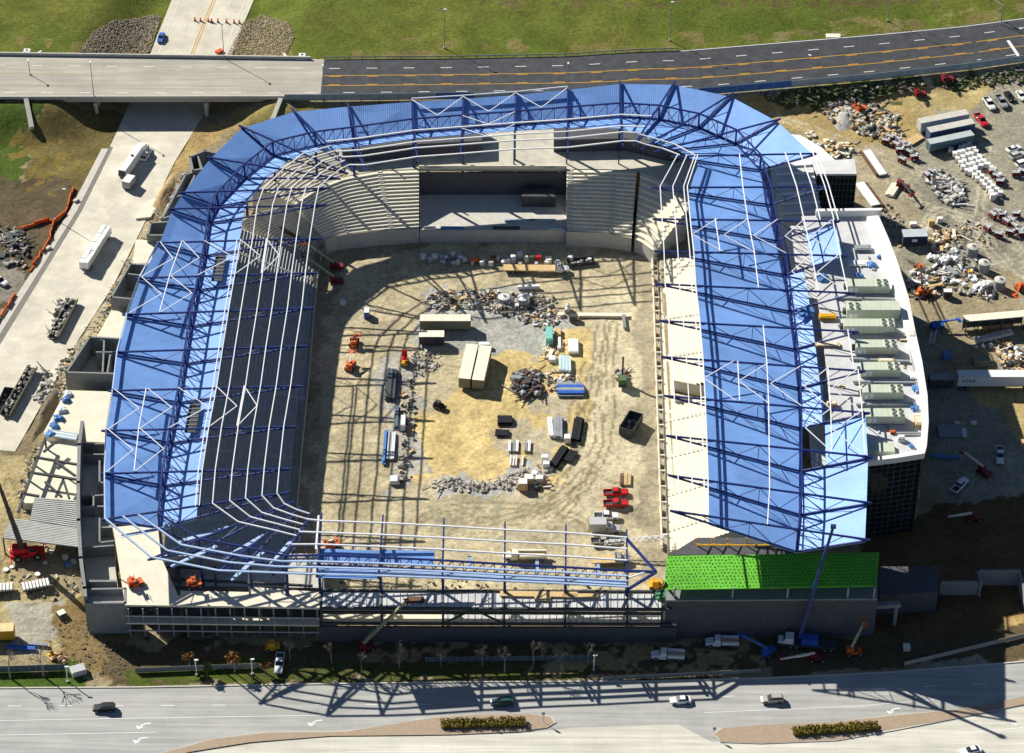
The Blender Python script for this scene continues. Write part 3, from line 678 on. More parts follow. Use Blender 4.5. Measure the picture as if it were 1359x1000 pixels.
# ------------------------------------------------------------------ seating
def resample(P, k):
    d = [0]
    for a, b in zip(P[:-1], P[1:]): d.append(d[-1]+(b-a).length)
    out = []
    for j in range(k):
        t = d[-1]*j/(k-1); i = min(max(0, next((i for i in range(len(d)-1) if d[i+1] >= t-1e-6), len(d)-2)), len(P)-2)
        out.append(lerp(P[i], P[i+1], (t-d[i])/max(1e-6, d[i+1]-d[i])))
    return out
def stand(label, front, back, zf, zb, rows, m, aisles=(), K=13, wall=True, gaps=False, wallm=None, cut=None):
    A = resample([at(x, y, zf) for x, y in front], K); B = resample([at(x, y, zb) for x, y in back], K)
    o = thing('grandstand', label, 'grandstand', (A[K//2].x, A[K//2].y, 0))
    mb = MB()
    for r in range(rows):
        t0, t1 = r/rows, (r+1)/rows; z = zf+(zb-zf)*r/(rows-1 if rows > 1 else 1); zp = zf+(zb-zf)*(r-1)/(rows-1)
        if gaps: t1 = t0+(t1-t0)*.55
        vs = []
        for a, b in zip(A, B):
            p, q = lerp(a, b, t0), lerp(a, b, t1); vs += [(p.x, p.y, z), (q.x, q.y, z), (p.x, p.y, z-(z-zp if r else 0)-(.12 if gaps else 0))]
        fs = []
        for j in range(K-1):
            if cut and cut[0] <= j/(K-1) < cut[1] and cut[2] <= t0 < cut[3]: continue
            i = 3*j; fs += [(i, i+3, i+4, i+1), (i+2, i+5, i+3, i)]
        mb.add(vs, fs)
    mb.build('seat_rows', m, o, kind='stuff')
    for af in aisles:
        am = MB()
        for r in range(rows):
            z = zf+(zb-zf)*r/(rows-1)
            i = af*(K-1); j = min(int(i), K-2); a = lerp(A[j], A[j+1], i-j); b = lerp(B[j], B[j+1], i-j)
            p = lerp(a, b, (r+.75)/rows); dr = (b-a); an = math.atan2(dr.y, dr.x)
            am.box((p.x, p.y, z+.1), ((Vector((b.x-a.x, b.y-a.y)).length)/rows*.5, 1.3, .2), an)
        am.build('aisle_steps', M_CONC, o, kind='stuff')
    if wall:
        wm = MB()
        for a, b in zip(A[:-1], A[1:]): wm.add([(a.x, a.y, -2.7), (b.x, b.y, -2.7), (b.x, b.y, zf+.5), (a.x, a.y, zf+.5), (a.x, a.y+.0, zf), (b.x, b.y, zf)], [(0, 1, 2, 3)])
        wm.build('front_wall', wallm or M_CONC, o)
    # closing walls at both ends
    for a, b in ((A[0], B[0]), (A[-1], B[-1])):
        em = MB(); em.add([(a.x, a.y, -2.7), (b.x, b.y, -2.7), (b.x, b.y, zb), (a.x, a.y, zf)], [(0, 1, 2, 3)]); em.build('end_wall', M_CONC, o)
    return o, A, B
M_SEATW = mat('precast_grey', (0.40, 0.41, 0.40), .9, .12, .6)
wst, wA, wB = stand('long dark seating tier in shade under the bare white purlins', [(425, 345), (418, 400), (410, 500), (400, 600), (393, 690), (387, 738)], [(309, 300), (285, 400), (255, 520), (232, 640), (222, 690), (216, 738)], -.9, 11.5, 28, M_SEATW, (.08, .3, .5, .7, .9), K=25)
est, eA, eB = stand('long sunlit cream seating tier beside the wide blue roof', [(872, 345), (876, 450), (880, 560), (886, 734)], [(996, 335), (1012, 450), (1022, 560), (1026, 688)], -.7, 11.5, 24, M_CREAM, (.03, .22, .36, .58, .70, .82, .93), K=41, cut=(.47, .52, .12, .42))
stand('striped seating section beside the stage recess, curving at its far end', [(556, 306), (500, 310), (465, 313), (445, 316), (432, 320)], [(556, 226), (500, 228), (455, 236), (420, 250), (390, 270)], 1.5, 9.0, 17, M_CREAM, (.28, .72), K=17)
stand('grey striped seating section between the stage recess and the cream corner', [(838, 318), (800, 312), (752, 310)], [(845, 228), (800, 226), (752, 226)], 1.5, 9.0, 17, M_CREAM, (.32, .95), K=9)
stand('cream wedge of corner seating under the curved roof end', [(868, 336), (852, 324), (842, 319)], [(912, 280), (890, 244), (850, 228)], 1.2, 9.0, 11, M_CREAM, (), K=9)
stand('unfinished corner seating of bare raker planks beneath the curved roof', [(425, 342), (429, 331), (431, 322)], [(309, 297), (342, 282), (386, 272)], -.9, 10.5, 24, M_CONC, (), K=9, gaps=True)
stand('bare raker planks behind the curved end of the striped section, under roof edge', [(388, 270), (420, 249), (456, 235)], [(334, 246), (372, 214), (440, 196)], 9.0, 12.5, 12, M_CONC, (), K=11, wall=False, gaps=True)
# front posts of the cream tier
for j in range(0, 40, 2):
    p = lerp(eA[j], eA[j+1], .5); q = eA[j+1]
    MB().beam((eA[j].x-1.2, eA[j].y, -1.3), (q.x-1.2, q.y, -1.3), .5, 2.4).build('parapet_panel', M_CREAM, est)
    MB().beam((eA[j].x-1.3, eA[j].y, -.2), (eA[j].x+.2, eA[j].y, -.2), .4, .4).build('parapet_rib', M_CREAM, est)
MB().beam((eA[0].x-1.3, eA[0].y, -.05), (eA[-1].x-1.3, eA[-1].y, -.05), .35, .25).build('rail_beam', M_CREAM, est)
for j in (19, 21):
    a, b = lerp(eA[j], eB[j], .12), lerp(eA[j], eB[j], .42); MB().wall([a, b], -2.4, 3.2, .4).build('vomitory_wall', M_CREAM, est)
# orange raker beam in the corner
o = MB().beam(at(335, 283, 8.5), at(412, 325, 3.2), .6, .8).build('raker_beam', M_RUST); tag(o, 'rust orange steel raker beam lying across the unfinished corner seating', 'steel beam')
# north concourse, stage
nc = thing('concourse', 'cream concrete concourse slab above the stage recess', 'concourse', at(650, 215, 0))
q = poly_at([(440, 182), (460, 178), (560, 168), (690, 160), (820, 152), (900, 160), (980, 190), (1000, 240), (930, 290), (912, 280), (890, 244), (850, 227), (800, 225), (556, 225), (500, 227), (462, 234), (450, 214)], 9)
MB().prism([(p.x, p.y) for p in q], 8.4, 9.06).build('slab', mat('concourse_slab', (0.52, 0.49, 0.40), .9, .15, .4, kind='roofing'), nc)
for x in (568, 625, 683, 742): MB().beam(at(x, 228, 8.4), at(x, 228, 8.4)-Vector((0, 0, 9.4)), .8).build('pillar', M_CONC, nc)
for pl in ([(455, 201), (560, 191), (640, 187), (640, 160), (545, 163), (450, 175)], [(735, 186), (830, 184), (898, 200), (925, 180), (840, 155), (735, 160)]):
    q = poly_at(pl, 13); MB().prism([(p.x, p.y) for p in q], 9.06, 13).build('kiosk_block', M_DBLOCK, nc)
for x in (450, 507, 553, 614, 682, 752, 821): MB().beam(at(x, 218, 9), at(x, 218, 9)+Vector((0, 0, 4.5)), .35).build('post', M_DGREY, nc)
MB().beam(at(556, 222, 9.6), at(752, 222, 9.6), .3, 1.0).build('parapet', M_CREAM, nc)
for x in (578, 730): MB().box(at(x, 223.5, 9.3), (3, .8, .9)).build('stair_head', M_CONC, nc)
sg = thing('stage', 'dark stage recess with pale floor between the two striped seating sections', 'stage', at(655, 315, 0))
q = poly_at([(557, 306), (557, 235), (752, 235), (752, 306)], 1.4)
MB().prism([(p.x, p.y) for p in q], -2.7, 1.4).build('floor', M_CONC, sg)
MB().wall([at(557, 231, 8), at(752, 231, 8)], -2, 8.4, .5).build('back_wall', M_DBLOCK, sg)
MB().box(at(715, 262, 3.1), (9, 4, 3.4)).build('loading_box', M_DGREY, sg)
MB().beam(at(640, 228, 8), at(700, 250, 2), .4).build('brace', M_DGREY, sg)
for x, dx, mm in ((568, 2, M_WHITE), (574, 1.6, M_WHITE), (600, 6, M_TARPB), (672, 7, M_DGREY), (738, 4, M_FENCEG), (720, 7, M_FENCEG), (690, 8, M_FENCEG)):
    MB().box(at(x, 303 if x not in (720, 690) else 293, 1.65), (dx, .9, .5)).build('stored_panel', mm, sg)
# ------------------------------------------------------------------ suite block, its roof plant, stair tower
ZB = ZTE-4.3
sb = thing('suite_block', 'curved suite block with pale roof terrace, white parapet and dark glass wall', 'building', at(1180, 690, 0))
outer = [(1166, 286), (1180, 318), (1192, 350), (1206, 395), (1215, 440), (1224, 480), (1231, 525), (1232.5, 560), (1230, 592), (1227, 602), (1190, 608), (1147, 613)]
inner = [(1105, 613), (1102, 545), (1096, 480), (1086, 400), (1068, 300), (1064, 287)]
q = poly_at(outer+inner, ZB)
MB().prism([(p.x, p.y) for p in q], ZB-.6, ZB).build('roof_slab', M_ROOFG, sb)
q = poly_at([(1040, 300), (1092, 300), (1108, 400), (1118, 480), (1128, 620), (1078, 620), (1060, 400)], 17); MB().prism([(p.x, p.y) for p in q], 16.4, 17).build('lower_terrace', M_ROOFG, sb)
PO = [at(x, y, ZB+1.4) for x, y in outer]
cen = at(1120, 450, ZB+1.4)
def inset(P, d):
    o = []
    for j, p in enumerate(P):
        a = P[max(0, j-1)]; b = P[min(len(P)-1, j+1)]; t = (b-a); nn = Vector((-t.y, t.x, 0)).normalized()
        if nn.dot(cen-p) < 0: nn = -nn
        o.append(p+nn*(d if not isinstance(d, list) else d[j]))
    return o
PI_ = inset(PO, [3.0, 3.2, 3.2, 3.0, 2.2, 1.8, 1.5, 1.5, 1.4, 1.2, 1.2, 1.2])
for j in range(len(PO)-1):
    MB().slab([PO[j], PO[j+1], PI_[j+1], PI_[j]], 1.55).build('parapet', M_PARA, sb)
MB().wall([at(1085, 287, ZB), at(1166, 286, ZB)], ZB, ZB+1.9, 1.0).build('parapet', M_PARA, sb)
GW = [p-Vector((0, 0, 1.4)) for p in PO]
for j in range(len(GW)-1):
    a, b = GW[j], GW[j+1]; d = (b-a); L_ = d.length; d.normalize(); nn = Vector((-d.y, d.x, 0)); 
    if nn.dot(cen-a) < 0: nn = -nn
    a2, b2 = a+nn*.7, b+nn*.7
    MB().beam((a2.x, a2.y, ZB/2-.3), (b2.x, b2.y, ZB/2-.3), .3, ZB-.7).build('glass_wall', M_GLASS, sb)
    if j < 8: continue
    k = max(2, int(L_/1.5))
    for i in range(k+1):
        p = lerp(a2, b2, i/k)-nn*.22; MB().beam((p.x, p.y, .1), (p.x, p.y, ZB-.7), .10, .10).build('mullion', M_MULL, sb)
    for z in [1.5*i for i in range(1, int(ZB/1.5))]: 
        p, q_ = a2-nn*.22, b2-nn*.22; MB().beam((p.x, p.y, z), (q_.x, q_.y, z), .1, .10).build('transom', M_MULL, sb)
for (x, y), z in (((1218, 640), 0), ((1216, 622), 0)):
    pass
for fx, z, hh in ((.80, 11.5, 2.4), (.78, 5.5, 4.0)):
    p = lerp(GW[9], GW[8], .4); MB().box((p.x-1.5, p.y-.4, z), (2.6, .12, hh)).build('plywood_sheet', M_WOOD, sb)
st_ = thing('stair_tower', 'dark glazed stair tower with grey flat top beside the parapet', 'tower', at(1112, 283, 0))
q = poly_at([(1084, 232), (1137, 232), (1134, 212), (1078, 215)], 13)
MB().prism([(p.x, p.y) for p in q], 0, 12.6).build('glass_wall', M_GLASS, st_); MB().prism([(p.x, p.y) for p in q], 12.6, 13.2).build('roof', M_ROOFG, st_)
a, b = at(1084, 232.3, 12.9), at(1137, 232.3, 12.9)
for i in range(11): 
    p = lerp(a, b, i/10); MB().beam((p.x, p.y-.08, .1), (p.x, p.y-.08, 12.5), .12).build('mullion', M_MULL, st_)
for z in (2, 4, 6, 8, 10, 12): MB().beam((a.x, a.y-.08, z), (b.x, b.y-.08, z), .12).build('transom', M_MULL, st_)
wg = thing('concourse_roof', 'white flat roof wedge between the curved roof end and glazed stair tower', 'roof', at(1075, 205, 0))
q = poly_at([(1042, 178), (1062, 180), (1090, 196), (1108, 213), (1075, 219), (1030, 222), (1000, 230), (990, 205)], 12.4)
MB().prism([(p.x, p.y) for p in q], 0, 12.0).build('wall', M_BLOCK, wg); MB().prism([(p.x, p.y) for p in q], 12.0, 12.5).build('roof_sheet', M_PARA, wg)
q = poly_at([(1022, 224), (1078, 217), (1092, 290), (1040, 292)], 12.0)
MB().prism([(p.x, p.y) for p in q], 0, 12.0).build('roof_terrace', M_ROOFG, wg)
for y in (232, 245, 258, 271, 284):
    MB().beam(at(1030+(y-232)*.15, y, 12.4), at(1080+(y-232)*.2, y-3, 12.4), .5, .5).build('rib', M_WHITE, wg)
def hvac(x0, x1, yb, label, fan=1, dep=2.9, ht=2.2):
    a, b = at(x0, yb, ZB+.25), at(x1, yb, ZB+.25); L_ = (b-a).length; an = math.atan2(b.y-a.y, b.x-a.x)
    o = thing('rooftop_unit', label, 'air handler', (a+b)/2-Vector((0, 0, .25)), an, 'rooftop air handlers on the suite block')
    MB().box((0, dep/2, .15), (L_-.3, dep-.3, .3)).build('base_frame', M_GREY, o, False)
    n = int(L_/1.15)
    for i in range(n):
        w_ = L_/n; MB().box((-L_/2+w_*(i+.5), dep/2, .3+ht/2), (w_-.03, dep, ht)).build('casing_panel', M_SAGE, o, False)
    MB().box((-L_/2+1.0, -.03, 1.3), (.8, .06, 1.3)).build('louvre', M_WHITE, o, False); MB().box((-L_/2+2.2, -.03, 1.3), (.8, .06, 1.3)).build('louvre', M_WHITE, o, False)
    for i in range(2):
        for j in range(2):
            x = (L_/2-1.0-i*1.6)*fan; y = .75+j*1.35
            f = MB().tube((x, y, ht+.29), (x, y, ht+.55), .55, 12).build('fan_shroud', M_SAGE, o, False)
            MB().tube((x, y, ht+.552), (x, y, ht+.57), .46, 12).build('fan_grille', M_DGREY, f, False)
    MB().box((-L_/2-.35, dep/2, 1.3), (.7, 1.2, 1.2)).build('duct_stub', M_DGREY, o, False)
hvac(1124, 1180, 390, 'sage air handler next to the blue tarps, northernmost of the row on suite roof')
hvac(1123, 1194, 424, 'longest sage air handler of the row, dark fans at its inner end', -1, 3.6, 2.8)
hvac(1119, 1187, 443, 'sage air handler just south of the longest one on suite roof')
hvac(1135, 1191, 471, 'sage air handler with a timber crate against its south side')
hvac(1142, 1195, 501, 'sage air handler just south of the one with the timber crate')
hvac(1144, 1199, 531, 'sage air handler with timber frame around its fans')
hvac(1148, 1201, 563, 'sage air handler nearest the south parapet, open crate beside it')
o = MB().box(at(1169, 604, ZB)+Vector((0, 1.5, .5)), (6.2, 3, 1)).build('unit_base', M_SAGE); tag(o, 'low sage plant base without a casing near the south parapet', 'plant base')
for a, b, w_ in (((1108, 395), (1206, 398), .7), ((1112, 432), (1210, 447), .5), ((1128, 476), (1208, 480), .6), ((1132, 507), (1214, 508), .5), ((1136, 537), (1216, 536), .6), ((1130, 566), (1150, 600), .5), ((1204, 440), (1218, 520), .35), ((1190, 575), (1225, 575), .4)):
    MB().beam(at(*a, ZB+.45), at(*b, ZB+.45), w_, .4).build('duct', M_GREY, sb)
for _ in range(26):
    x, y = random.uniform(1112, 1205), random.uniform(310, 600); MB().box(at(x, y, ZB+.15), (random.uniform(.4, 1.4), random.uniform(.3, .9), .3), random.uniform(0, 3)).build('kerb_box', random.choice([M_GREY, M_WHITE, M_WOOD, M_DGREY]), sb)
def tarp(px, py, z, sx, sy, h, label, m=M_TARPB, name='tarp_bundle', cat='tarp'):
    c = at(px, py, z); mb = MB()
    for _ in range(5): mb.rock((c.x+random.uniform(-.3, .3)*sx, c.y+random.uniform(-.3, .3)*sy, z+h*.3), min(sx, sy)*.75, h/max(sx, sy))
    o = mb.build(name, m); tag(o, label, cat); return o
for px, py, sx, lb in ((1156, 353, 1.8, 'blue tarp bundle under the loose roof panels north of the air handlers'), (1167, 342, 1.0, 'small blue tarp lump by the parapet north of the air handlers'), (1092, 370, 2.2, 'crumpled blue tarp partly below the white braces beside first air handler'), (1068, 416, 3.0, 'big crumpled blue tarp beside the roof valley'),
                       (1217, 518, 1.6, 'blue tarp over boxes by the parapet beside the framed air handler'), (1214, 543, 1.3, 'blue wrapped drum by the curved parapet'), (1210, 594, .8, 'tiny blue tarp scrap near the south parapet'), (1141, 367, 1.3, 'flat blue tarp against the northernmost air handler')):
    tarp(px, py, ZB, sx, sx*.9, .9, lb)
for px, py, d, m_, lb, nm, ct in ((1145, 330, (4, 2, .8), M_GREY, 'grey crated equipment on suite roof in the tower shadow', 'crate', 'crate'), (1138, 350, (4.5, 2.2, .4), M_WHITE, 'white roof panel stack on the suite roof', 'panel_stack', 'panels'),
                           (1176, 480, (3.6, 1.2, 1.0), M_WOOD, 'timber crate against an air handler', 'timber_crate', 'crate'), (1219, 560, (1.8, 3.2, 1.2), M_WOOD, 'open timber crate leaning near the parapet curve', 'timber_crate', 'crate'), (1098, 421, (4.0, 1.6, 1.0), M_YELLOW, 'yellow scissor platform on the terrace beside big blue tarp', 'platform_lift', 'lift'),
                           (1185, 574, (1.2, .8, .6), M_ORANGE, 'small orange box on the terrace', 'tool_box', 'box'), (1212, 500, (1.6, 2.4, .9), M_WHITE, 'white wrapped pallet by the curved parapet', 'wrapped_pallet', 'pallet'), (1196, 582, (1.6, 1.0, 1.2), M_WHITE, 'white cabinet on terrace near the low plant base', 'cabinet', 'cabinet'),
                           (1104, 537, (2.4, 1.2, 1.0), M_WOOD, 'timber pallet box below the white braces', 'timber_crate', 'crate'), (1098, 458, (6, 1.4, .5), M_WOOD, 'bundle of yellow planks at roof edge near terrace', 'plank_bundle', 'planks'), (1205, 452, (4, .4, .4), M_WOOD, 'loose timber baulk at the parapet gap', 'timber_baulk', 'timber'), (1210, 446, (1.6, 2.6, 1.4), M_WOOD, 'timber scaffold tower at the parapet gap', 'timber_scaffold', 'scaffold')):
    c = at(px, py, ZB+d[2]/2)
    o = thing(nm, lb, ct, (c.x, c.y, ZB))
    MB().box((0, 0, d[2]/2), d).build('body', m_, o, False); MB().box((0, 0, d[2]+.06), (d[0]*.8, d[1]*.7, .12)).build('lid', M_CREAM if m_ is M_WOOD else m_, o, False)
    MB().box((0, -d[1]/2-.05, d[2]/2), (d[0]*.9, .1, .15)).build('batten', M_DGREY, o, False)
# ------------------------------------------------------------------ green roofed south end block
gb = thing('end_block', 'dark block building with bright green sheathed roof at the foot of the suites', 'building', at(1020, 845, 0))
G = [at(885, 738, ZG), at(1167, 733.5, ZG), at(1163, 778, ZG-.6), at(881, 783, ZG-.6)]
MB().slab(G, .2).build('roof', M_GREEN, gb)
dots = MB()
for i in range(56):
    for j in range(10):
        u = (i+.5+(.5 if j % 2 else 0))/57; v = (j+.6)/10.4
        p = lerp(lerp(G[0], G[1], u), lerp(G[3], G[2], u), v); dots.box((p.x+random.uniform(-.12, .12), p.y+random.uniform(-.15, .15), p.z+.02), (random.uniform(.22, .38), random.uniform(.3, .46), .03))
dots.build('washer', M_GREEND, gb, kind='stuff')
q = poly_at([(884, 797), (1165, 795), (1165, 752), (884, 757)], 11.6); w_ = [(p.x, p.y) for p in q]
MB().prism(w_, 0, 11.2).build('wall', M_DBLOCK, gb); MB().prism(w_, 11.2, 11.6).build('coping', M_BLOCK, gb)
q = poly_at([(1167, 790), (1245, 786), (1245, 752), (1167, 752)], 6); MB().prism([(p.x, p.y) for p in q], 0, 6).build('side_wing', M_DBLOCK, gb)
for x in (895, 972, 1045, 1125, 1160): MB().beam(at(x, 797, 11.6)+Vector((0, .8, 0)), at(x, 797, 11.6)+Vector((0, .8, ZG-12)), .35).build('post', M_GREY, gb)
MB().beam(at(1055, 812, 6.5), at(1195, 802, 6.5), 1.2, 1.0).build('canopy_beam', M_BLOCK, gb)
for x in (1057, 1190): MB().beam(at(x, 812-(x-1057)*.07, 6.2), at(x, 812-(x-1057)*.07, 6.2)-Vector((0, 0, 6.2)), .8).build('canopy_post', M_BLOCK, gb)
MB().prism([(p.x, p.y) for p in poly_at([(880, 785), (905, 785), (900, 806), (880, 808)], 8.9)], 0, 8.95).build('landing', M_CREAM, gb)
# triangular seat end below the roof tip
te = thing('staircase', 'yellow steel staircase under the last roof truss beside the green roof', 'stair', at(960, 725, 6))
for x in (925, 945, 965, 990, 1015, 1040):
    MB().beam(at(x, 724, 9.7), at(x, 724, 9.7)+Vector((0, 0, 2.2)), .25).build('post', M_YELLOW, te)
    MB().beam(at(x, 722, 11.5), at(x+18, 724, 9.8), .2).build('brace', M_YELLOW if x % 2 else M_DGREY, te)
MB().beam(at(925, 724, 11.8), at(1050, 724, 11.8), .25).build('rail', M_YELLOW, te)
q = poly_at([(888, 735), (925, 712), (1060, 712), (1060, 735)], 10); MB().prism([(p.x, p.y) for p in q], 0, 9.6).build('slab', M_DBLOCK, te)
# ------------------------------------------------------------------ concrete pens at the east edge, in the shade
pe = thing('retaining_wall', 'pale concrete retaining walls forming an open pen beside the boulevard', 'wall', at(1300, 790, 0))
for a, b, h in (((1250, 772), (1302, 772), 4), ((1302, 772), (1298, 757), 4.5), ((1297, 757), (1353, 757), 4.5), ((1353, 757), (1362, 790), 4)):
    MB().wall([at(*a, h), at(*b, h)], 0, h, .5).build('wall_panel', M_BLOCK, pe)
# ------------------------------------------------------------------ south concourse frame
sf = thing('open_concourse', 'steel framed two level concourse with ribbed decks at the open end', 'concourse', at(655, 830, 0))
Zu, Zl = 9.2, 4.8
M_RIBD = mat('ribbed_deck', (0.58, 0.59, 0.58), .6, .08, 1.0, kind='ribx')
def dslab(px, z, th, m, nm='deck'): MB().prism([(p.x, p.y) for p in poly_at(px, z)], z-th, z).build(nm, m, sf)
dslab([(425, 786), (892, 788), (892, 809), (425, 807)], Zu, .35, M_RIBD)
dslab([(425, 796), (892, 800), (898, 829), (425, 827)], Zl, .35, M_CREAM)
dslab([(588, 815), (892, 816), (897, 829), (588, 828)], Zl+.04, .03, M_RIBD)
dslab([(425, 805), (892, 806), (892, 811), (425, 810)], Zl+2.6, .25, M_CREAM, 'walkway')
cxs = [427, 507, 588, 669, 750, 832, 878]
for x in cxs:
    a = at(x, 828, Zl); MB().beam((a.x, a.y+.2, 0), (a.x, a.y+.2, Zu+1.2), .5).build('column', M_DGREY, sf)
    b = at(x, 786, Zu); MB().beam((b.x, b.y, -2.6), (b.x, b.y, Zu+1), .45).build('column', M_DGREY, sf)
    MB().beam((a.x, a.y+.2, Zu-.2), (b.x, b.y, Zu-.2), .4, .5).build('cross_beam', M_DGREY, sf)
for z, py in ((Zu+.1, 808.5), (Zu+.1, 785), (Zl+.1, 828.5), (Zu-2.2, 814)):
    MB().beam(at(425, py-1, z), at(892, py+.6, z), .45, .6).build('edge_beam', M_DGREY, sf)
for x0, x1 in ((588, 628), (669, 628)): MB().beam(at(x0, 828, Zl+.3), at(x1, 809, Zu-.3), .35).build('brace', M_DGREY, sf)
for x in range(432, 890, 9):      # open deck ribs
    MB().beam(at(x, 786, Zu+.06), at(x, 807, Zu+.06), .12, .12).build('deck_rib', M_GREY, sf)
for x in range(594, 890, 9): MB().beam(at(x, 816, Zl+.1), at(x, 827, Zl+.1), .12, .12).build('deck_rib', M_GREY, sf)
MB().wall([at(425, 830, Zl), at(897, 831, Zl)], 0, Zl-.4, .5).build('base_wall', M_DBLOCK, sf)
for x, y, w_, d_, mm in ((715, 789, 17, 1.6, M_WOOD), (720, 795, 3.5, 1.4, M_WOOD), (552, 796, 3.5, 1.6, M_RUST), (770, 791, 8, 1.2, M_WOOD)):
    MB().box(at(x, y, Zu+.3), (w_, d_, .3), -.01).build('plank_stack', mm, sf)
o = tarp(880, 792, Zu, 3, 2.4, .8, 'heap of green netting at the end of the ribbed deck', mat('green_net', (0.08, 0.24, 0.11)), 'netting_heap', 'netting')
# south-west terrace
sw = thing('terrace', 'pale concrete corner terrace under the unfinished corner trusses', 'terrace', at(250, 800, 0))
for pl in ([(150, 700), (212, 694), (216, 745), (236, 790), (236, 804), (166, 803)], [(236, 784), (330, 786), (330, 805), (236, 804)], [(330, 779), (424, 786), (424, 807), (330, 805)]): MB().prism([(p.x, p.y) for p in poly_at(pl, Zu)], Zu-.5, Zu).build('slab', M_CREAM, sw)
MB().prism([(p.x, p.y) for p in poly_at([(216, 735), (430, 735), (430, 800), (216, 800)], 2)], 0, 2).build('lower_floor', M_CONC, sw)
for x, y0 in ((236, 745), (285, 752), (330, 755), (378, 760)): MB().beam(at(x, y0, Zu-.3), at(x+2, 792, Zu-.3), .5, .6).build('floor_beam', M_DGREY, sw); MB().beam(at(x, y0, Zu-.3), at(x, y0, Zu-.3)-Vector((0, 0, 7.4)), .5).build('column', M_DGREY, sw)
for y in (752, 768): MB().beam(at(218, y, Zu-.3), at(415, y+10, Zu-.3), .4, .5).build('floor_beam', M_DGREY, sw)
for x in (170, 205, 240, 275, 310, 345, 385, 420):
    a = at(x, 804, Zu-.5); MB().beam((a.x, a.y+.6, 0), (a.x, a.y+.6, Zu-.5), .6).build('column', M_DGREY, sw)
a, b = at(168, 803, Zu), at(424, 806, Zu); MB().wall([(a.x, a.y+6.5), (b.x, b.y+6.5)], 0, Zu-.6, .4).build('back_wall', M_DBLOCK, sw)
MB().prism([(p.x, p.y) for p in poly_at([(168, 818), (424, 821), (424, 830), (168, 827)], 4.6)], 4.2, 4.6).build('mid_floor', M_CREAM, sw)
for j in range(14):
    x = 172+j*19.2; q_ = at(x, 827, 4.4); MB().beam((q_.x, q_.y+.1, 0), (q_.x, q_.y+.1, Zu-.5), .28).build('post', M_GREY, sw)
for z in (2.2, 4.4, 6.6): MB().beam(at(168, 827, 4.4)+Vector((0, -.1, z-4.4)), at(424, 830, 4.4)+Vector((0, -.1, z-4.4)), .2, .25).build('floor_edge', M_CONC, sw)
MB().beam(at(205, 806, Zu-.4), at(165, 828, 1), .4).build('brace', M_DGREY, sw)
MB().prism([(p.x, p.y) for p in poly_at([(112, 690), (150, 690), (152, 748), (160, 803), (114, 803)], 4.9)], 0, 4.9).build('shaded_slab', M_CONC, sw)
# ------------------------------------------------------------------ west side rooms of grey block
def room(label, px, z, th=.5, floor=0.3, inner=(), fm=None, m=M_BLOCK, h0=0):
    P = poly_at(px, z); o = thing('block_room', label, 'building', (P[0].x, P[0].y, 0), group=None)
    n = len(P)
    for i in range(n): MB().wall([P[i], P[(i+1) % n]], h0, z, th).build('wall', m, o)
    q = [p for p in P]; MB().prism([(p.x, p.y) for p in q], 0.0, floor).build('floor', fm or M_CONC, o)
    for a, b in inner: MB().wall([at(*a, z), at(*b, z)], floor, z-.3, th*.8).build('partition', m, o)
    return o
room('grey block room with open top near the curved roof corner and bridge', [(252, 208), (272, 200), (292, 204), (282, 222), (256, 226)], 6, inner=[((262, 205), (268, 222))])
room('low grey block pit along the soil bank below curved roof', [(246, 232), (262, 226), (232, 285), (215, 290)], 5, inner=[((240, 258), (226, 262))])
room('small grey block bin tucked against roof between soil bank and slab', [(200, 296), (228, 294), (222, 312), (196, 312)], 5)
room('open topped grey block room beside the wedge of pale slab', [(173, 350), (200, 352), (186, 398), (148, 394)], 6, inner=[((196, 365), (168, 362))])
room('large open grey block room with partitions halfway along the blue roof', [(119, 447), (168, 450), (160, 496), (88, 494)], 6, inner=[((117, 447), (138, 450)), ((138, 450), (136, 492)), ((128, 466), (162, 466)), ((146, 470), (142, 494))])
def slab(name, label, px, z, m=M_CREAM):
    P = poly_at(px, z); o = MB().prism([(p.x, p.y) for p in P], 0, z).build(name, m); tag(o, label, 'slab'); return o
slab('concrete_slab', 'wedge of pale concrete slab between two open block rooms', [(148, 412), (176, 416), (170, 450), (128, 448)], 3)
slab('concrete_slab', 'narrow pale slab beside the haul road below the upper block room', [(180, 318), (206, 320), (200, 350), (176, 350)], 2.5)
slab('concrete_slab', 'broad pale slab with blue wrapped stacks beside the large block room', [(88, 518), (148, 520), (148, 588), (108, 586), (58, 574)], 3)
slab('concrete_slab', 'pale slab strip under the bare steel beams by the long wall', [(60, 586), (104, 584), (104, 668), (30, 668), (44, 620)], 2.2)
slab('concrete_slab', 'small pale slab on the haul road shoulder', [(196, 266), (216, 262), (200, 288), (180, 290)], .6)
fr = thing('beam_frame', 'bare dark steel beams over a pale slab beside the long wall', 'steel frame', at(75, 640, 0))
for a, b in (((46, 607), (103, 617)), ((38, 627), (103, 637)), ((28, 655), (52, 659)), ((60, 582), (24, 680)), ((84, 637), (74, 660)), ((84, 637), (92, 662)), ((60, 640), (82, 660)), ((100, 632), (72, 612)), ((58, 600), (75, 586))):
    MB().beam(at(*a, 5), at(*b, 5), .5, .5).build('beam', M_DGREY, fr)
for p in ((46, 607), (38, 627), (28, 655), (60, 584)): MB().beam(at(*p, 5), at(*p, 5)-Vector((0, 0, 4.9)), .4).build('post', M_DGREY, fr)
mdk = thing('metal_deck', 'grey ribbed metal roof deck in two steps beside the red crane', 'deck', at(60, 720, 0))
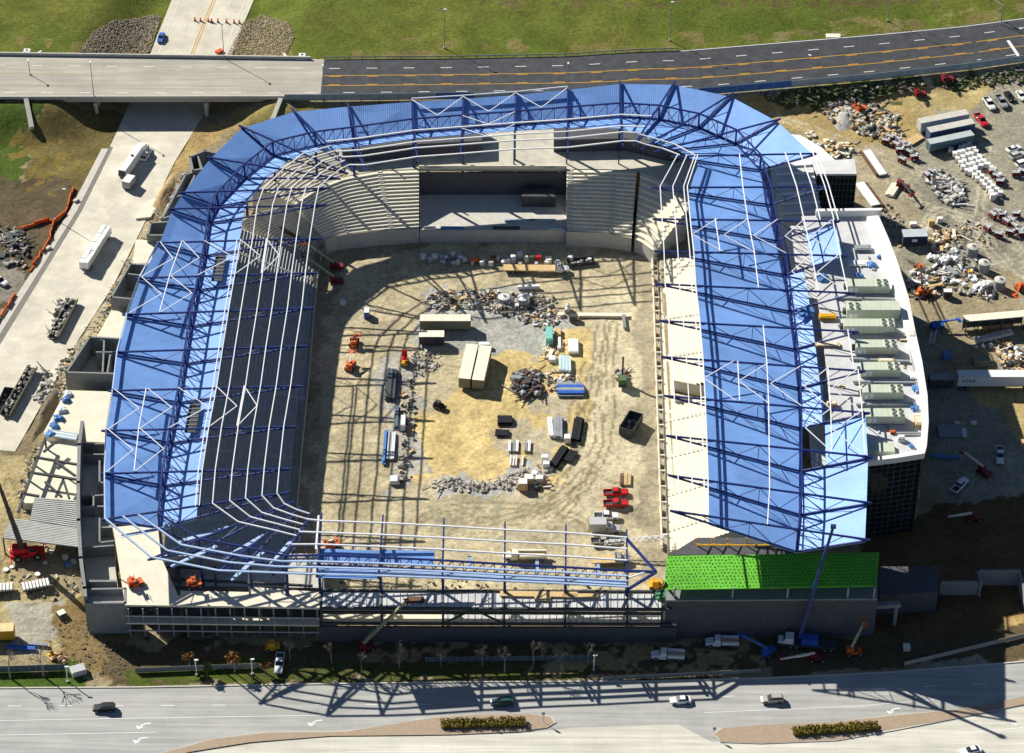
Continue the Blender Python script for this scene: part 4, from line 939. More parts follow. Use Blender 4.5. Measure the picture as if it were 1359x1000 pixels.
for px, z in (([(46, 662), (102, 666), (103, 700), (40, 690)], 5.2), ([(14, 690), (104, 700), (105, 726), (4, 714)], 5.0)):
    P = poly_at(px, z); MB().prism([(p.x, p.y) for p in P], z-.3, z).build('sheet', M_DECKM, mdk)
    n = 12
    for i in range(n+1): MB().beam(lerp(P[0], P[3], i/n)+Vector((0, 0, .1)), lerp(P[1], P[2], i/n)+Vector((0, 0, .1)), .3, .3).build('rib', mat('deck_rib_pale', (.50, .51, .48)), mdk)
    for p in P: MB().beam(p-Vector((0, 0, .3)), (p.x, p.y, 0), .3).build('post', M_DGREY, mdk)
lw = thing('long_wall', 'tall curved grey concrete wall between the steel beams and the roof edge', 'wall', at(108, 720, 0))
W_ = [at(x, y, 10.5) for x, y in [(109, 560), (105, 590), (103.5, 640), (104, 690), (107, 740), (112, 780), (113, 790)]]
for a, b in zip(W_[:-1], W_[1:]): MB().wall([a, b], 0, 10.5, .8).build('wall_panel', M_BLOCK, lw)
rm = thing('roofless_rooms', 'row of roofless shaded rooms between the long wall and blue roof', 'building', at(130, 700, 0))
MB().prism([(p.x, p.y) for p in poly_at([(108, 590), (150, 588), (152, 690), (152, 750), (112, 750), (106, 690)], 4.8)], 0, 4.8).build('floor', M_CONC, rm)
for a, b in (((110, 589), (148, 589)), ((108, 603), (148, 603)), ((109, 658), (124, 657)), ((124, 657), (124, 672)), ((109, 672), (124, 672)), ((124, 658), (148, 656)), ((132, 612), (132, 640)), ((132, 640), (148, 642)), ((130, 672), (148, 672)), ((132, 688), (132, 720)), ((132, 720), (150, 718)), ((110, 727), (150, 724)), ((136, 700), (148, 700))):
    MB().wall([at(*a, 8), at(*b, 8)], 4.8, 8, .4).build('partition', M_BLOCK, rm)
MB().wall([at(112, 772, 9.4), at(153, 772, 9.4)], 5, 9.6, .6).build('partition', M_BLOCK, rm)
room('shaded block bay below the corner terrace with pale sill', [(112, 782), (166, 781), (166, 800), (115, 800)], 9.3, floor=7.5, m=M_BLOCK)
# ------------------------------------------------------------------ builders for vehicles, plant and stored goods (local x = forward, z = up)
def ends(a, b, g=True):
    p, q = (gnd(*a), gnd(*b)) if g is True else (at(*a, g), at(*b, g)); m = (p+q)/2
    return m, math.atan2(q.y-p.y, q.x-p.x), (q-p).length
def wheels(o, xs, hw, r, w_=.28):
    for x in xs:
        for s_ in (-1, 1):
            t = MB().tube((x, s_*hw-w_/2, r), (x, s_*hw+w_/2, r), r, 12).build('wheel', M_TYRE, o, False)
            MB().tube((x, s_*(hw+w_/2)-.01*s_, r), (x, s_*(hw+w_/2)+.02*s_, r), r*.5, 8).build('rim', M_GREY, t, False)
def loft(secs):     # secs: list of (x, halfwidth_bottom, z0, halfwidth_top, z1)
    mb = MB(); vs = []
    for x, a, z0, b, z1 in secs: vs += [(x, -a, z0), (x, a, z0), (x, b, z1), (x, -b, z1)]
    n = len(secs); fs = [(0, 3, 2, 1), (4*n-4, 4*n-3, 4*n-2, 4*n-1)]
    for i in range(n-1):
        for j in range(4): fs.append((4*i+j, 4*i+(j+1) % 4, 4*i+4+(j+1) % 4, 4*i+4+j))
    return mb.add(vs, fs)
def car(label, loc, rz, m, kind='sedan', cat='car'):
    o = thing({'sedan': 'car', 'suv': 'car', 'pickup': 'pickup_truck'}[kind], label, cat, loc, rz)
    if kind == 'sedan':
        loft([(-2.3, .75, .45, .70, .85), (-2.15, .88, .3, .80, .98), (-1.2, .9, .28, .82, 1.0), (.8, .9, .28, .82, .98), (1.9, .87, .3, .78, .85), (2.3, .72, .4, .62, .7)]).build('body', m, o, False)
        loft([(-1.75, .74, .97, .60, 1.0), (-1.05, .78, .97, .58, 1.36), (.15, .78, .97, .58, 1.38), (.95, .74, .95, .62, .99)]).build('window_glass', M_CARGLASS, o, False)
        MB().slab([(-1.0, -.57, 1.41), (.12, -.57, 1.43), (.12, .57, 1.43), (-1.0, .57, 1.41)], .05).build('roof', m, o, False); wheels(o, (-1.4, 1.4), .78, .33)
        hx = 2.25
    elif kind == 'suv':
        loft([(-2.4, .82, .5, .78, 1.1), (-2.3, .92, .35, .85, 1.15), (1.0, .92, .35, .86, 1.1), (2.1, .9, .38, .8, 1.0), (2.45, .78, .5, .7, .85)]).build('body', m, o, False)
        loft([(-2.3, .82, 1.12, .66, 1.2), (-2.05, .84, 1.12, .66, 1.68), (.2, .84, 1.1, .66, 1.7), (1.05, .8, 1.08, .7, 1.12)]).build('window_glass', M_CARGLASS, o, False)
        MB().slab([(-2.0, -.65, 1.74), (.2, -.65, 1.75), (.2, .65, 1.75), (-2.0, .65, 1.74)], .06).build('roof', m, o, False); wheels(o, (-1.5, 1.5), .8, .38)
        hx = 2.38
    else:
        loft([(.2, .95, .5, .9, 1.15), (1.4, .95, .5, .88, 1.15), (2.6, .92, .5, .82, 1.05), (2.95, .8, .55, .75, .9)]).build('body', m, o, False)
        loft([(-.95, .95, .5, .88, 1.2), (.25, .95, .5, .9, 1.18)]).build('cab', m, o, False)
        loft([(-.9, .86, 1.18, .7, 1.3), (-.75, .86, 1.18, .7, 1.78), (.55, .86, 1.15, .7, 1.8), (1.25, .82, 1.12, .74, 1.16)]).build('window_glass', M_CARGLASS, o, False)
        MB().slab([(-.72, -.69, 1.85), (.5, -.69, 1.86), (.5, .69, 1.86), (-.72, .69, 1.85)], .06).build('roof', m, o, False)
        b = MB(); b.box((-1.95, 0, .7), (2.0, 1.7, .12))
        for y in (-.9, .9): b.box((-1.95, y, .86), (2.0, .12, .6))
        b.box((-2.95, 0, .86), (.1, 1.9, .6)); b.build('bed', m, o, False); wheels(o, (-1.8, 1.9), .82, .4); hx = 2.9
        MB().box((-1.95, 0, .78), (1.9, 1.55, .06)).build('bed_liner', M_DGREY, o, False)
    for y in (-.6, .6): MB().box((hx-.05, y, .72), (.12, .3, .16)).build('headlight', M_WHITE, o, False)
    MB().box((-hx+.06, 0, .6), (.12, 1.4, .16)).build('bumper', M_DGREY, o, False)
    return o
def carat(label, a, b, m, kind='sedan', cat='car'):
    c, rz, _ = ends(a, b); return car(label, c, rz, m, kind, cat)
def work_truck(label, a, b, m=None, body='bed', L_=None):
    c, rz, ln = ends(a, b); ln = L_ or ln; h = ln/2; m = m or M_WHITEP
    o = thing('work_truck', label, 'truck', c, rz)
    MB().box((0, 0, .75), (ln-.4, .9, .3)).build('chassis', M_DGREY, o, False)
    loft([(h-1.9, 1.05, .6, 1.0, 1.5), (h-.5, 1.0, .6, .9, 1.35), (h, .85, .65, .75, 1.15)]).build('hood', m, o, False)
    loft([(h-3.3, 1.1, .6, 1.0, 2.3), (h-2.2, 1.1, .6, .95, 2.35), (h-1.75, 1.1, .6, 1.0, 1.5)]).build('cab', m, o, False)
    loft([(h-2.16, .95, 1.6, .88, 2.2), (h-1.78, .98, 1.55, .9, 1.7)]).build('windscreen', M_CARGLASS, o, False)
    x0 = -h; x1 = h-3.5
    if body == 'bed':
        MB().box(((x0+x1)/2, 0, 1.05), (x1-x0, 2.3, .3)).build('bed', M_GREY, o, False)
        for y in (-1.0, 1.0): MB().box(((x0+x1)/2, y, 1.55), (x1-x0, .45, .7)).build('locker', m, o, False)
        MB().box(((x0+x1)/2, 0, 1.35), ((x1-x0)*.9, .8, .3)).build('load', M_WOOD, o, False)
    elif body == 'flat':
        MB().box(((x0+x1)/2, 0, 1.1), (x1-x0, 2.5, .3)).build('bed', M_WOOD, o, False)
        MB().box((x1, 0, 1.9), (.15, 2.4, 1.4)).build('headboard', M_GREY, o, False)
    elif body == 'box':
        MB().box(((x0+x1)/2, 0, 2.2), (x1-x0, 2.5, 2.5)).build('cargo_box', m, o, False)
        MB().box((x0-.03, 0, 2.2), (.06, 2.2, 2.2)).build('rear_door', M_DGREY, o, False)
    wheels(o, (h-1.1, -h+1.2) if ln < 9 else (h-1.1, -h+1.2, -h+2.4), .95, .5, .4)
    return o
def trailer(label, a, b, ht, wd, m_top, m_side, name='site_trailer', cat='trailer', L_=None, legs=.5, wh=False, z=True):
    c, rz, ln = ends(a, b, z); ln = L_ or ln; o = thing(name, label, cat, c, rz)
    n = max(3, int(ln/1.3))
    MB().box((0, 0, legs+.12), (ln, wd-.2, .24)).build('floor_frame', M_DGREY, o, False)
    MB().box((0, 0, legs+.24+ht/2), (ln, wd, ht)).build('body', m_side, o, False)
    for i in range(n): MB().box((-ln/2+ln/n*(i+.5), 0, legs+.24+ht+.05), (ln/n-.03, wd+.1, .1)).build('roof_sheet', m_top, o, False)
    for s_ in (-1, 1): MB().box((ln/2+.02, s_*wd*.24, legs+.24+ht/2), (.06, wd*.44, ht*.92)).build('end_door', m_side, o, False)
    if wh: wheels(o, (-ln/2+1.2, -ln/2+2.4), wd/2-.25, .5, .35); MB().box((ln/2-2.5, 0, legs/2), (.3, 1.6, legs)).build('landing_leg', M_DGREY, o, False)
    else:
        for x in (-ln*.35, 0, ln*.35): MB().box((x, 0, legs/2), (.5, wd*.8, legs)).build('support', M_DGREY, o, False)
    return o
def boomlift(label, base, tip, tz, m, bm=None, rz=0.0, z=True, basket=True, boom_r=.22):
    c = gnd(*base) if z is True else at(*base, z); o = thing('boom_lift', label, 'boom lift', c, rz)
    MB().box((0, 0, .8), (3.4, 1.7, .6)).build('chassis', m, o, False); wheels(o, (-1.2, 1.2), .95, .5, .4)
    MB().tube((0, 0, 1.1), (0, 0, 1.35), .7, 12).build('turntable', M_DGREY, o, False)
    MB().box((-.9, 0, 1.7), (1.5, 1.4, .7)).build('counterweight', m, o, False)
    t = at(*tip, c.z+tz)-c; cs, sn = math.cos(-rz), math.sin(-rz); t = Vector((t.x*cs-t.y*sn, t.x*sn+t.y*cs, tz))
    p0 = Vector((-.6, 0, 2.1)); md = lerp(p0, t, .55)
    b1 = MB().beam(p0, md, boom_r*2.1).build('boom', bm or m, o, False); MB().beam(lerp(p0, t, .5), t, boom_r*1.5).build('boom_extension', bm or M_GREY, b1, False)
    if basket:
        k = MB().box((t.x, t.y, t.z-.3), (1.0, 1.8, .12))
        for dx in (-.5, .5): k.box((t.x+dx, t.y, t.z+.2), (.06, 1.8, .1)); k.box((t.x+dx, t.y-.9, t.z), (.06, .06, .9)); k.box((t.x+dx, t.y+.9, t.z), (.06, .06, .9))
        k.build('basket', m, o, False)
    return o
def stack(name, label, cat, a, b, n, wd, m, layers=1, h=.35, z=True, group=None, m2=None, gap=.06):
    """n bars side by side, running from pixel a to pixel b"""
    c, rz, ln = ends(a, b, z); o = thing(name, label, cat, c, rz, group); p = wd/n
    for k in range(layers):
        for i in range(n-k):
            MB().box((random.uniform(-.02, .02)*ln, -wd/2+p*(i+.5+k*.5), .15+h*(k+.5)), (ln*random.uniform(.93, 1.0), p-gap, h-.02), random.uniform(-.006, .006)).build('bar', m2 if (m2 and (i+k) % 2) else m, o, False)
    for x in (-ln*.3, ln*.3): MB().box((x, 0, .075), (.15, wd, .15)).build('bearer', M_WOOD, o, False)
    return o
def cargo(name, label, cat, px, d, m, rz=0.0, z=True, group=None, mt=None, lidh=.1):
    c = gnd(*px) if z is True else at(*px, z); o = thing(name, label, cat, c, rz, group)
    MB().box((0, 0, .07), (d[0]*.96, d[1]*.96, .14)).build('pallet', M_WOOD, o, False)
    MB().box((0, 0, .14+d[2]/2), d).build('body', m, o, False)
    MB().box((0, 0, .14+d[2]+lidh/2), (d[0]*.9, d[1]*.9, lidh)).build('cover', mt or m, o, False)
    for y in (-.3, .3): MB().box((d[0]*y, 0, .14+d[2]/2), (.08, d[1]+.04, d[2]+.03)).build('strap', M_GREY, o, False)
    return o
def tank(label, px, r, h, m, lying=False, rz=0.0, L_=3, name='tank', cat='tank'):
    c = gnd(*px); o = thing(name, label, cat, c, rz)
    if lying:
        MB().tube((-L_/2, 0, r+.35), (L_/2, 0, r+.35), r, 16).build('shell', m, o, False)
        for x in (-L_*.3, L_*.3): MB().box((x, 0, .3), (.3, r*1.6, .6)).build('saddle', M_DGREY, o, False)
        MB().tube((0, 0, 2*r+.3), (0, 0, 2*r+.55), .3, 10).build('hatch', M_GREY, o, False)
    else:
        MB().tube((0, 0, 0), (0, 0, h), r, 20).build('shell', M_GREY, o, False); MB().tube((0, 0, h), (0, 0, h+.35), r*1.04, 20, r*.25).build('lid', m, o, False)
        MB().tube((0, 0, h+.3), (0, 0, h+.55), r*.22, 10).build('hatch', M_GREY, o, False)
    return o
def heap(name, label, pxs, n, rmin, rmax, ms, rocks=False, cat='heap', pile=0.8):
    """loose pieces scattered over a pixel polygon: one mesh per material, under one thing"""
    P = [gnd(*p) for p in pxs]; xs_ = [p.x for p in P]; ys2 = [p.y for p in P]; c = sum(P, Vector())/len(P)
    o = thing(name, label, cat, (c.x, c.y, T(c.x, c.y)))
    mbs = [MB() for _ in ms]; k = 0; tries = 0; Rm = max((p-c).length for p in P)
    while k < n and tries < n*30:
        tries += 1; x = random.uniform(min(xs_), max(xs_)); y = random.uniform(min(ys2), max(ys2))
        if not inpoly(np.array([x]), np.array([y]), P)[0]: continue
        k += 1; r = random.uniform(rmin, rmax); z = T(x, y); f = max(0, 1-math.hypot(x-c.x, y-c.y)/Rm)
        mb = random.choice(mbs); zz = z+random.random()*pile*f
        t = random.random()
        if rocks or t < .38: mb.rock((x, y, zz+r*.2), r)
        elif t < .72: mb.box((x, y, zz+r*.25), (r*random.uniform(.8, 3.6), r*random.uniform(.4, 1.4), r*random.uniform(.1, .6)), random.uniform(0, 3.14))
        else: mb.beam((x, y, zz+.1), (x+random.uniform(-1, 1)*r*4.5, y+random.uniform(-1, 1)*r*4.5, zz+random.uniform(.1, r*1.2)), r*.22, r*.2)
    for mb, m in zip(mbs, ms):
        if mb.v: mb.build('loose_pieces', m, o, kind='stuff')
    return o
def mound(label, pxs, h, m, name='soil_mound'):
    P = [gnd(*p) for p in pxs]; c = sum(P, Vector())/len(P); n = len(P); mb = MB(); rings = 4; vs = []
    for k in range(rings):
        f = 1-k/rings
        for p in P: vs.append(((c.x+(p.x-c.x)*f)+random.uniform(-.4, .4), (c.y+(p.y-c.y)*f)+random.uniform(-.4, .4), p.z-.15+h*(1-f**1.4)*random.uniform(.8, 1.1)))
    vs.append((c.x, c.y, c.z+h)); fs = []
    for k in range(rings-1):
        for j in range(n): fs.append((k*n+j, k*n+(j+1) % n, (k+1)*n+(j+1) % n, (k+1)*n+j))
    for j in range(n): fs.append(((rings-1)*n+j, (rings-1)*n+(j+1) % n, rings*n))
    o = mb.add(vs, fs).build(name, m, smooth=True); tag(o, label, 'mound'); return o
def lamp_post(label, base, h, arm=0.0, ang=0.0, z=True, m=None, name='street_lamp', cat='street lamp'):
    c = gnd(*base) if z is True else at(*base, z); o = thing(name, label, cat, c, ang); m = m or M_GREY
    MB().tube((0, 0, 0), (0, 0, .5), .3, 10).build('base', M_CONC, o, False); MB().tube((0, 0, .4), (0, 0, h), .13, 8, .08).build('pole', m, o, False)
    if arm: MB().tube((0, 0, h-.1), (arm, 0, h+.3), .07, 6).build('arm', m, o, False)
    MB().box((arm+.25, 0, h+.25), (.9, .4, .2)).build('lamp_head', M_WHITE, o, False); return o
# ------------------------------------------------------------------ traffic and parked vehicles
carat('black SUV driving along the boulevard beside the verge fence', (155, 942), (122, 943), M_BLACK, 'suv')
carat('dark teal SUV on boulevard next to the hedge island', (681, 934), (651, 936), M_TEAL, 'suv')
carat('white sedan on the boulevard past the island tip', (916, 931), (890, 933), M_WHITEP)
carat('pale beige SUV on the boulevard at the edge of the big shadow', (1040, 930), (1009, 932), M_BEIGE, 'suv')
carat('white car heading past the second hedge island', (1302, 996), (1274, 1002), M_WHITEP)
carat('blue car on the road beyond the bridge', (217, 44), (211, 61), M_BLUE)
carat('white pickup truck nosed out onto the grass verge', (373, 868), (369, 899), M_WHITEP, 'pickup', 'pickup')
carat('white pickup truck parked by the grass, at one end of the yard row', (1306, 131), (1319, 150), M_WHITEP, 'pickup', 'pickup')
carat('grey pickup truck parked between white pickup and black car in the yard', (1322, 128), (1336, 148), M_GREY, 'pickup', 'pickup')
carat('black car parked in the yard row by the grass', (1333, 122), (1346, 139), M_BLACK)
carat('white sedan parked in the yard row beside black car', (1349, 121), (1361, 138), M_WHITEP)
carat('red pickup with white bed box parked behind the long container trailers', (1295, 154), (1309, 171), M_RED, 'pickup', 'pickup')
carat('white sedan parked in the yard beside the silver hatchback', (1336, 203), (1354, 197), M_WHITEP)
carat('silver hatchback parked in yard beside the white sedan', (1341, 212), (1359, 206), M_SILVER, 'suv')
carat('white van-like car near the red machines at the yard edge', (1350, 222), (1366, 217), M_WHITEP, 'suv')
carat('white car by the orange mesh fence on the gravel lot', (-8, 372), (8, 380), M_WHITEP, 'suv')
carat('white pickup truck parked aslant in the deep shade below the suite block', (1264, 657), (1283, 637), M_WHITEP, 'pickup', 'pickup')
carat('white pickup parked straight at the edge of the deep shade', (1326, 595), (1327, 620), M_WHITEP, 'pickup', 'pickup')
carat('red pickup with black bed, further of the two on the pitch', (800, 658), (835, 656), M_RED, 'pickup', 'pickup')
carat('red pickup with white bed box, between red and white pickups', (800, 672), (835, 671), M_RED, 'pickup', 'pickup')
carat('white pickup parked beside the red pickups on the pitch', (786, 688), (824, 688), M_WHITEP, 'pickup', 'pickup')
carat('beige pickup parked between the grey service truck and roof frame', (784, 722), (818, 720), M_BEIGE, 'pickup', 'pickup')
work_truck('white utility truck in the verge dapples nearest the ribbed decks', (908, 875), (864, 873), body='bed')
work_truck('white utility truck next to the blue boom lift in shade', (980, 857), (936, 856), body='bed')
work_truck('white flatbed truck on the pitch beneath the stage', (668, 360), (755, 361), body='flat')
work_truck('grey service truck parked under the open roof frame', (780, 706), (826, 706), M_SILVER, body='box', L_=7.5)
work_truck('pale concrete pump truck under the decked roof strip', (725, 742), (668, 742), M_CREAMT, body='bed')
work_truck('dark crane carrier truck beneath the end of roof frame', (785, 748), (836, 746), M_GREY, body='flat')
# tanker and flatbed on the haul road
c, rz, ln = ends((163, 240), (194, 196)); o = thing('tipper_truck', 'white box tipper truck parked on the haul road near the bridge', 'truck', c, rz)
h = ln/2
loft([(-h, 1.25, 1.2, 1.0, 3.4), (h-4.0, 1.25, 1.2, 1.0, 3.4)]).build('cargo_body', M_WHITEP, o, False); MB().box((-h-.03, 0, 2.2), (.06, 2.0, 1.8)).build('rear_door', M_DGREY, o, False)
loft([(h-3.4, 1.15, .7, 1.0, 2.9), (h-1.8, 1.15, .7, 1.0, 2.8), (h-1.2, 1.1, .7, 1.0, 1.7), (h, .9, .7, .8, 1.5)]).build('cab', M_WHITEP, o, False)
MB().box((0, 0, .95), (ln-1, 1.0, .4)).build('chassis', M_DGREY, o, False); wheels(o, (-h+1.2, -h+2.5, h-4.4, h-1.0), 1.0, .5, .4); MB().tube((-1, 0, 3.35), (-1, 0, 3.6), .4, 10).build('hatch', M_DGREY, o, False)
carat('small white van beside the box tipper truck', (190, 216), (198, 202), M_WHITEP, 'suv', 'van')
trailer('white pallet-sized box trailer behind the tipper truck', (167, 254), (176, 243), 2.0, 2.2, M_WHITEP, M_GREY, 'box_trailer', L_=3.6)
c, rz, ln = ends((112, 362), (143, 312)); o = thing('flatbed_trailer', 'long flatbed trailer stacked with white wrapped bundles on the haul road', 'trailer', c, rz)
MB().box((0, 0, 1.1), (ln, 2.5, .3)).build('bed', M_GREY, o, False); wheels(o, (-ln/2+1.2, -ln/2+2.4, ln/2-2), 1.0, .5, .35)
for i in range(9):
    for s_ in (-1, 1): MB().box((-ln/2+ln/9*(i+.5), s_*.62, 2.2+random.uniform(-.1, .1)), (ln/9-.1, 1.18, 1.9)).build('bundle', M_WHITEP, o, False)
for lb, a, b in (('open scrap trailer heaped with debris next to the pale slab wedge', (72, 452), (98, 402)), ('open scrap trailer heaped with debris beside the soil ridge', (8, 555), (44, 492))):
    c, rz, ln = ends(a, b); o = thing('scrap_trailer', lb, 'trailer', c, rz)
    MB().box((0, 0, .8), (ln, 2.4, .3)).build('bed', M_DGREY, o, False); wheels(o, (-ln/2+1.5, -ln/2+2.7), 1.0, .45, .3)
    for s_ in (-1, 1): MB().box((0, s_*1.2, 1.3), (ln, .12, .8)).build('side_rail', M_OLIVE, o, False)
    mb = MB()
    for _ in range(40): mb.rock((random.uniform(-.48, .48)*ln, random.uniform(-1, 1), 1.1+random.random()*.7), random.uniform(.3, .8))
    mb.build('debris', M_ROCK, o, False, kind='stuff')
for lb, pl in (('strip of rubble and broken kerb along the haul road edge by upper trailer', [(60, 455), (78, 400), (92, 398), (74, 452)]), ('timber and rubble strewn beside the lower scrap trailer', [(46, 530), (60, 490), (70, 500), (56, 540)]), ('rubble bank along the block rooms under the blue roof', [(196, 330), (226, 268), (244, 232), (250, 226), (240, 260), (212, 312), (176, 362), (160, 400), (150, 396), (178, 345)])):
    heap('rubble_heap', lb, pl, 70 if 'bank' not in lb else 260, .3, .9, [M_ROCK, M_CONC, M_DGREY], pile=.6)
mound('dark soil ridge between scrap trailer and broad pale slab', [(50, 560), (40, 590), (58, 570), (84, 520), (78, 508), (60, 525)], 1.6, mat('dark_soil', (0.14, 0.115, 0.08), .95, .4, .9, bump=.6, bscale=2))
mound('tan soil bank between the haul road and block pits', [(205, 300), (232, 250), (236, 226), (225, 232), (205, 262), (194, 290)], 1.4, M_SOIL)
def dumpster(label, a, b, wd, ht, m):
    c, rz, ln = ends(a, b); o = thing('skip', label, 'skip', c, rz)
    MB().box((0, 0, .2), (ln, wd, .2)).build('floor', m, o, False)
    for s_ in (-1, 1): MB().box((0, s_*wd/2, ht/2+.2), (ln, .12, ht)).build('side', m, o, False)
    for s_ in (-1, 1): MB().box((s_*ln/2, 0, ht/2+.2), (.12, wd-.14, ht)).build('end', m, o, False)
    for s_ in (-1, 1):
        for i in range(5): MB().box((-ln/2+ln/5*(i+.5), s_*(wd/2+.1), ht/2+.2), (.12, .1, ht)).build('rib', m, o, False)
    mb = MB()
    for _ in range(14): mb.rock((random.uniform(-.4, .4)*ln, random.uniform(-.4, .4)*wd, .5), random.uniform(.3, .7))
    mb.build('waste', M_ROCK, o, False, kind='stuff'); return o
dumpster('black open skip on haul road shoulder', (2, 548), (14, 522), 2.6, 1.6, M_DGREY)
dumpster('tall dark open skip standing aslant near the cream seating', (830, 580), (844, 558), 3.4, 2.4, M_DGREY)
# red rough-terrain crane, corner
c, rz, ln = ends((12, 742), (62, 736)); o = thing('mobile_crane', 'red rough terrain crane with long dark boom beside the metal decks', 'crane', c, rz)
MB().box((0, 0, 1.3), (ln*.9, 2.6, .8)).build('chassis', M_RED, o, False); wheels(o, (-2.2, 2.2), 1.3, .85, .7)
MB().box((-1.6, .3, 2.4), (3.4, 2.2, 1.5)).build('engine_house', M_RED, o, False); MB().box((1.2, -.9, 2.6), (1.9, 1.1, 1.7)).build('cab', M_RED, o, False); MB().box((1.3, -.95, 3.0), (1.8, 1.12, .8)).build('cab_glass', M_CARGLASS, o, False)
for x in (-ln*.44, ln*.44):
    for s_ in (-1, 1):
        MB().beam((x, 0, 1.0), (x, s_*2.9, 1.0), .35).build('outrigger', M_RED, o, False); MB().tube((x, s_*2.9, .05), (x, s_*2.9, .2), .5, 12).build('outrigger_pad', M_WHITE, o, False)
def boom_to(o, p0, px, wz, r0, r1, m1, m2, secs=4):
    t = at(*px, wz)-o.location; cs, sn = math.cos(-o.rotation_euler.z), math.sin(-o.rotation_euler.z)
    t = Vector((t.x*cs-t.y*sn, t.x*sn+t.y*cs, t.z)); p0 = Vector(p0)
    b = MB().beam(p0, lerp(p0, t, .3), r0*2).build('boom', m1, o, False)
    for i in range(1, secs):
        f0, f1 = .3+.7*(i-1)/(secs-1), .3+.7*i/(secs-1); rr = r0+(r1-r0)*i/(secs-1)
        MB().beam(lerp(p0, t, f0-.03), lerp(p0, t, f1), rr*2).build('boom_section', m2, b, False)
    MB().box(t, (1.2, .8, .7)).build('boom_head', m1, b, False)
boom_to(o, (-1.0, 0, 2.8), (-6, 630), 27, .55, .3, M_DGREY, M_DGREY)
# truck crane in the shade with its boom over the green roof
c, rz, ln = ends((1110, 862), (1032, 855)); o = thing('truck_crane', 'white cabbed truck crane with long blue boom crossing the green roof', 'crane', c, rz)
MB().box((0, 0, 1.1), (ln, 2.5, .7)).build('chassis', M_DGREY, o, False); wheels(o, (-ln/2+1.2, -ln/2+2.6, ln/2-4.2, ln/2-2.8), 1.1, .55, .4)
loft([(ln/2-3.4, 1.25, .9, 1.15, 3.0), (ln/2-1.6, 1.25, .9, 1.1, 2.9), (ln/2-1.1, 1.2, .9, 1.1, 1.9), (ln/2, 1.1, .9, 1.0, 1.7)]).build('cab', M_WHITEP, o, False)
MB().box((ln/2-1.35, 0, 2.4), (.5, 2.0, .7)).build('windscreen', M_CARGLASS, o, False); MB().box((-.5, 0, 2.2), (3.6, 2.3, 1.5)).build('turret', M_BLUE, o, False)
boom_to(o, (ln/2-4.6, 0, 2.6), (1106, 699), 31, .42, .28, mat('boom_blue', (0.02, 0.045, 0.17), .4), mat('boom_blue'  , (0.02, 0.045, 0.17), .4), 5)
# boom lifts
boomlift('orange boom lift on the pitch reaching toward the blue and white box', (470, 457), (474, 444), 2.8, M_ORANGE, M_GREY, 1.5)
boomlift('red and cream boom lift on pitch, lower of the pair in the truss shadows', (465, 488), (468, 466), 3.2, M_ORANGE, M_CREAMT, 1.4)
boomlift('red boom lift in the seating shade, pale boom raised to the corner seats', (447, 357), (404, 322), 7, M_RED2, M_LGREEN, .2)
boomlift('dark red boom lift in seating shade, pale boom to the dark tier', (447, 376), (402, 338), 7, M_RED2, M_LGREEN, .2)
boomlift('red boom lift with long olive boom reaching the open deck', (486, 862), (540, 797), 12, M_RED2, mat('boom_olive', (0.30, 0.32, 0.20)), .4, boom_r=.3)
boomlift('blue boom lift folded in the shade beside white utility truck', (1020, 868), (985, 843), 3, M_BLUE, M_TARPB, .8)
boomlift('orange boom lift in the shade with pale boom raised to canopy', (1133, 868), (1147, 826), 7, M_ORANGE, M_LGREEN, .1)
boomlift('red boom lift with level cream boom behind the truck crane', (1084, 876), (1036, 875), 2.4, M_RED2, M_CREAMT, .05)
boomlift('red boom lift in the yard shade, cream boom pointing at the suite block', (1306, 630), (1278, 599), 3.5, M_RED2, M_CREAMT, -.8)
boomlift('red boom lift in yard shade with level boom, south of the aslant white pickup', (1292, 690), (1258, 686), 2.4, M_RED2, M_CREAMT, .05)
boomlift('orange boom lift standing in front of the curved parapet', (1226, 392), (1222, 352), 5, M_ORANGE, M_RUST, .1)
boomlift('blue boom lift in the shade of the suite parapet', (1243, 436), (1273, 424), 2.6, M_BLUE, M_BLUE, .4)
boomlift('red boom lift by the curved roof end wedge, over dark shadow', (1198, 250), (1210, 258), 2.5, M_RED2, M_DGREY, -.6)
boomlift('orange boom lift parked among yard debris beside vegetation', (1143, 148), (1135, 140), 4.5, M_ORANGE, M_RUST, .6)
boomlift('red boom lift on the straw patch below the fence', (1221, 128), (1216, 120), 3, M_RED2, M_RED, .3)
boomlift('red boom lift beside the tall fence lamp', (1257, 108), (1253, 100), 3, M_RED2, M_RUST, .3)
boomlift('orange boom lift with lattice arm at the yard edge', (1356, 384), (1348, 392), 3, M_ORANGE, M_ORANGE, .6)
boomlift('orange boom lift raised behind the pale end purlins', (440, 727), (447, 716), 4, M_ORANGE, M_CREAMT, .3)
boomlift('orange platform lift on the corner terrace with workers aboard', (180, 777), (176, 768), 3.0, M_ORANGE, M_GREY, .4, z=Zu)
boomlift('orange platform lift on the corner terrace under the trusses', (258, 778), (256, 768), 3.0, M_ORANGE, M_GREY, .2, z=Zu)
for lb, px in (('yellow compactor by the green roof corner', (870, 780)), ('yellow site dumper on the dark verge near the open deck', (362, 862))):
    c = gnd(*px); o = thing('site_dumper', lb, 'dumper', c, .1); MB().box((0, 0, .9), (3.2, 2.0, .9)).build('body', M_YELLOW, o, False); loft([(-.9, .9, 1.3, .7, 2.4), (.5, .9, 1.3, .7, 2.3)]).build('cab', M_YELLOW, o, False); MB().box((1.6, 0, .7), (.6, 2.3, .8)).build('bucket', M_DGREY, o, False); wheels(o, (-1, 1), 1.0, .5, .4)
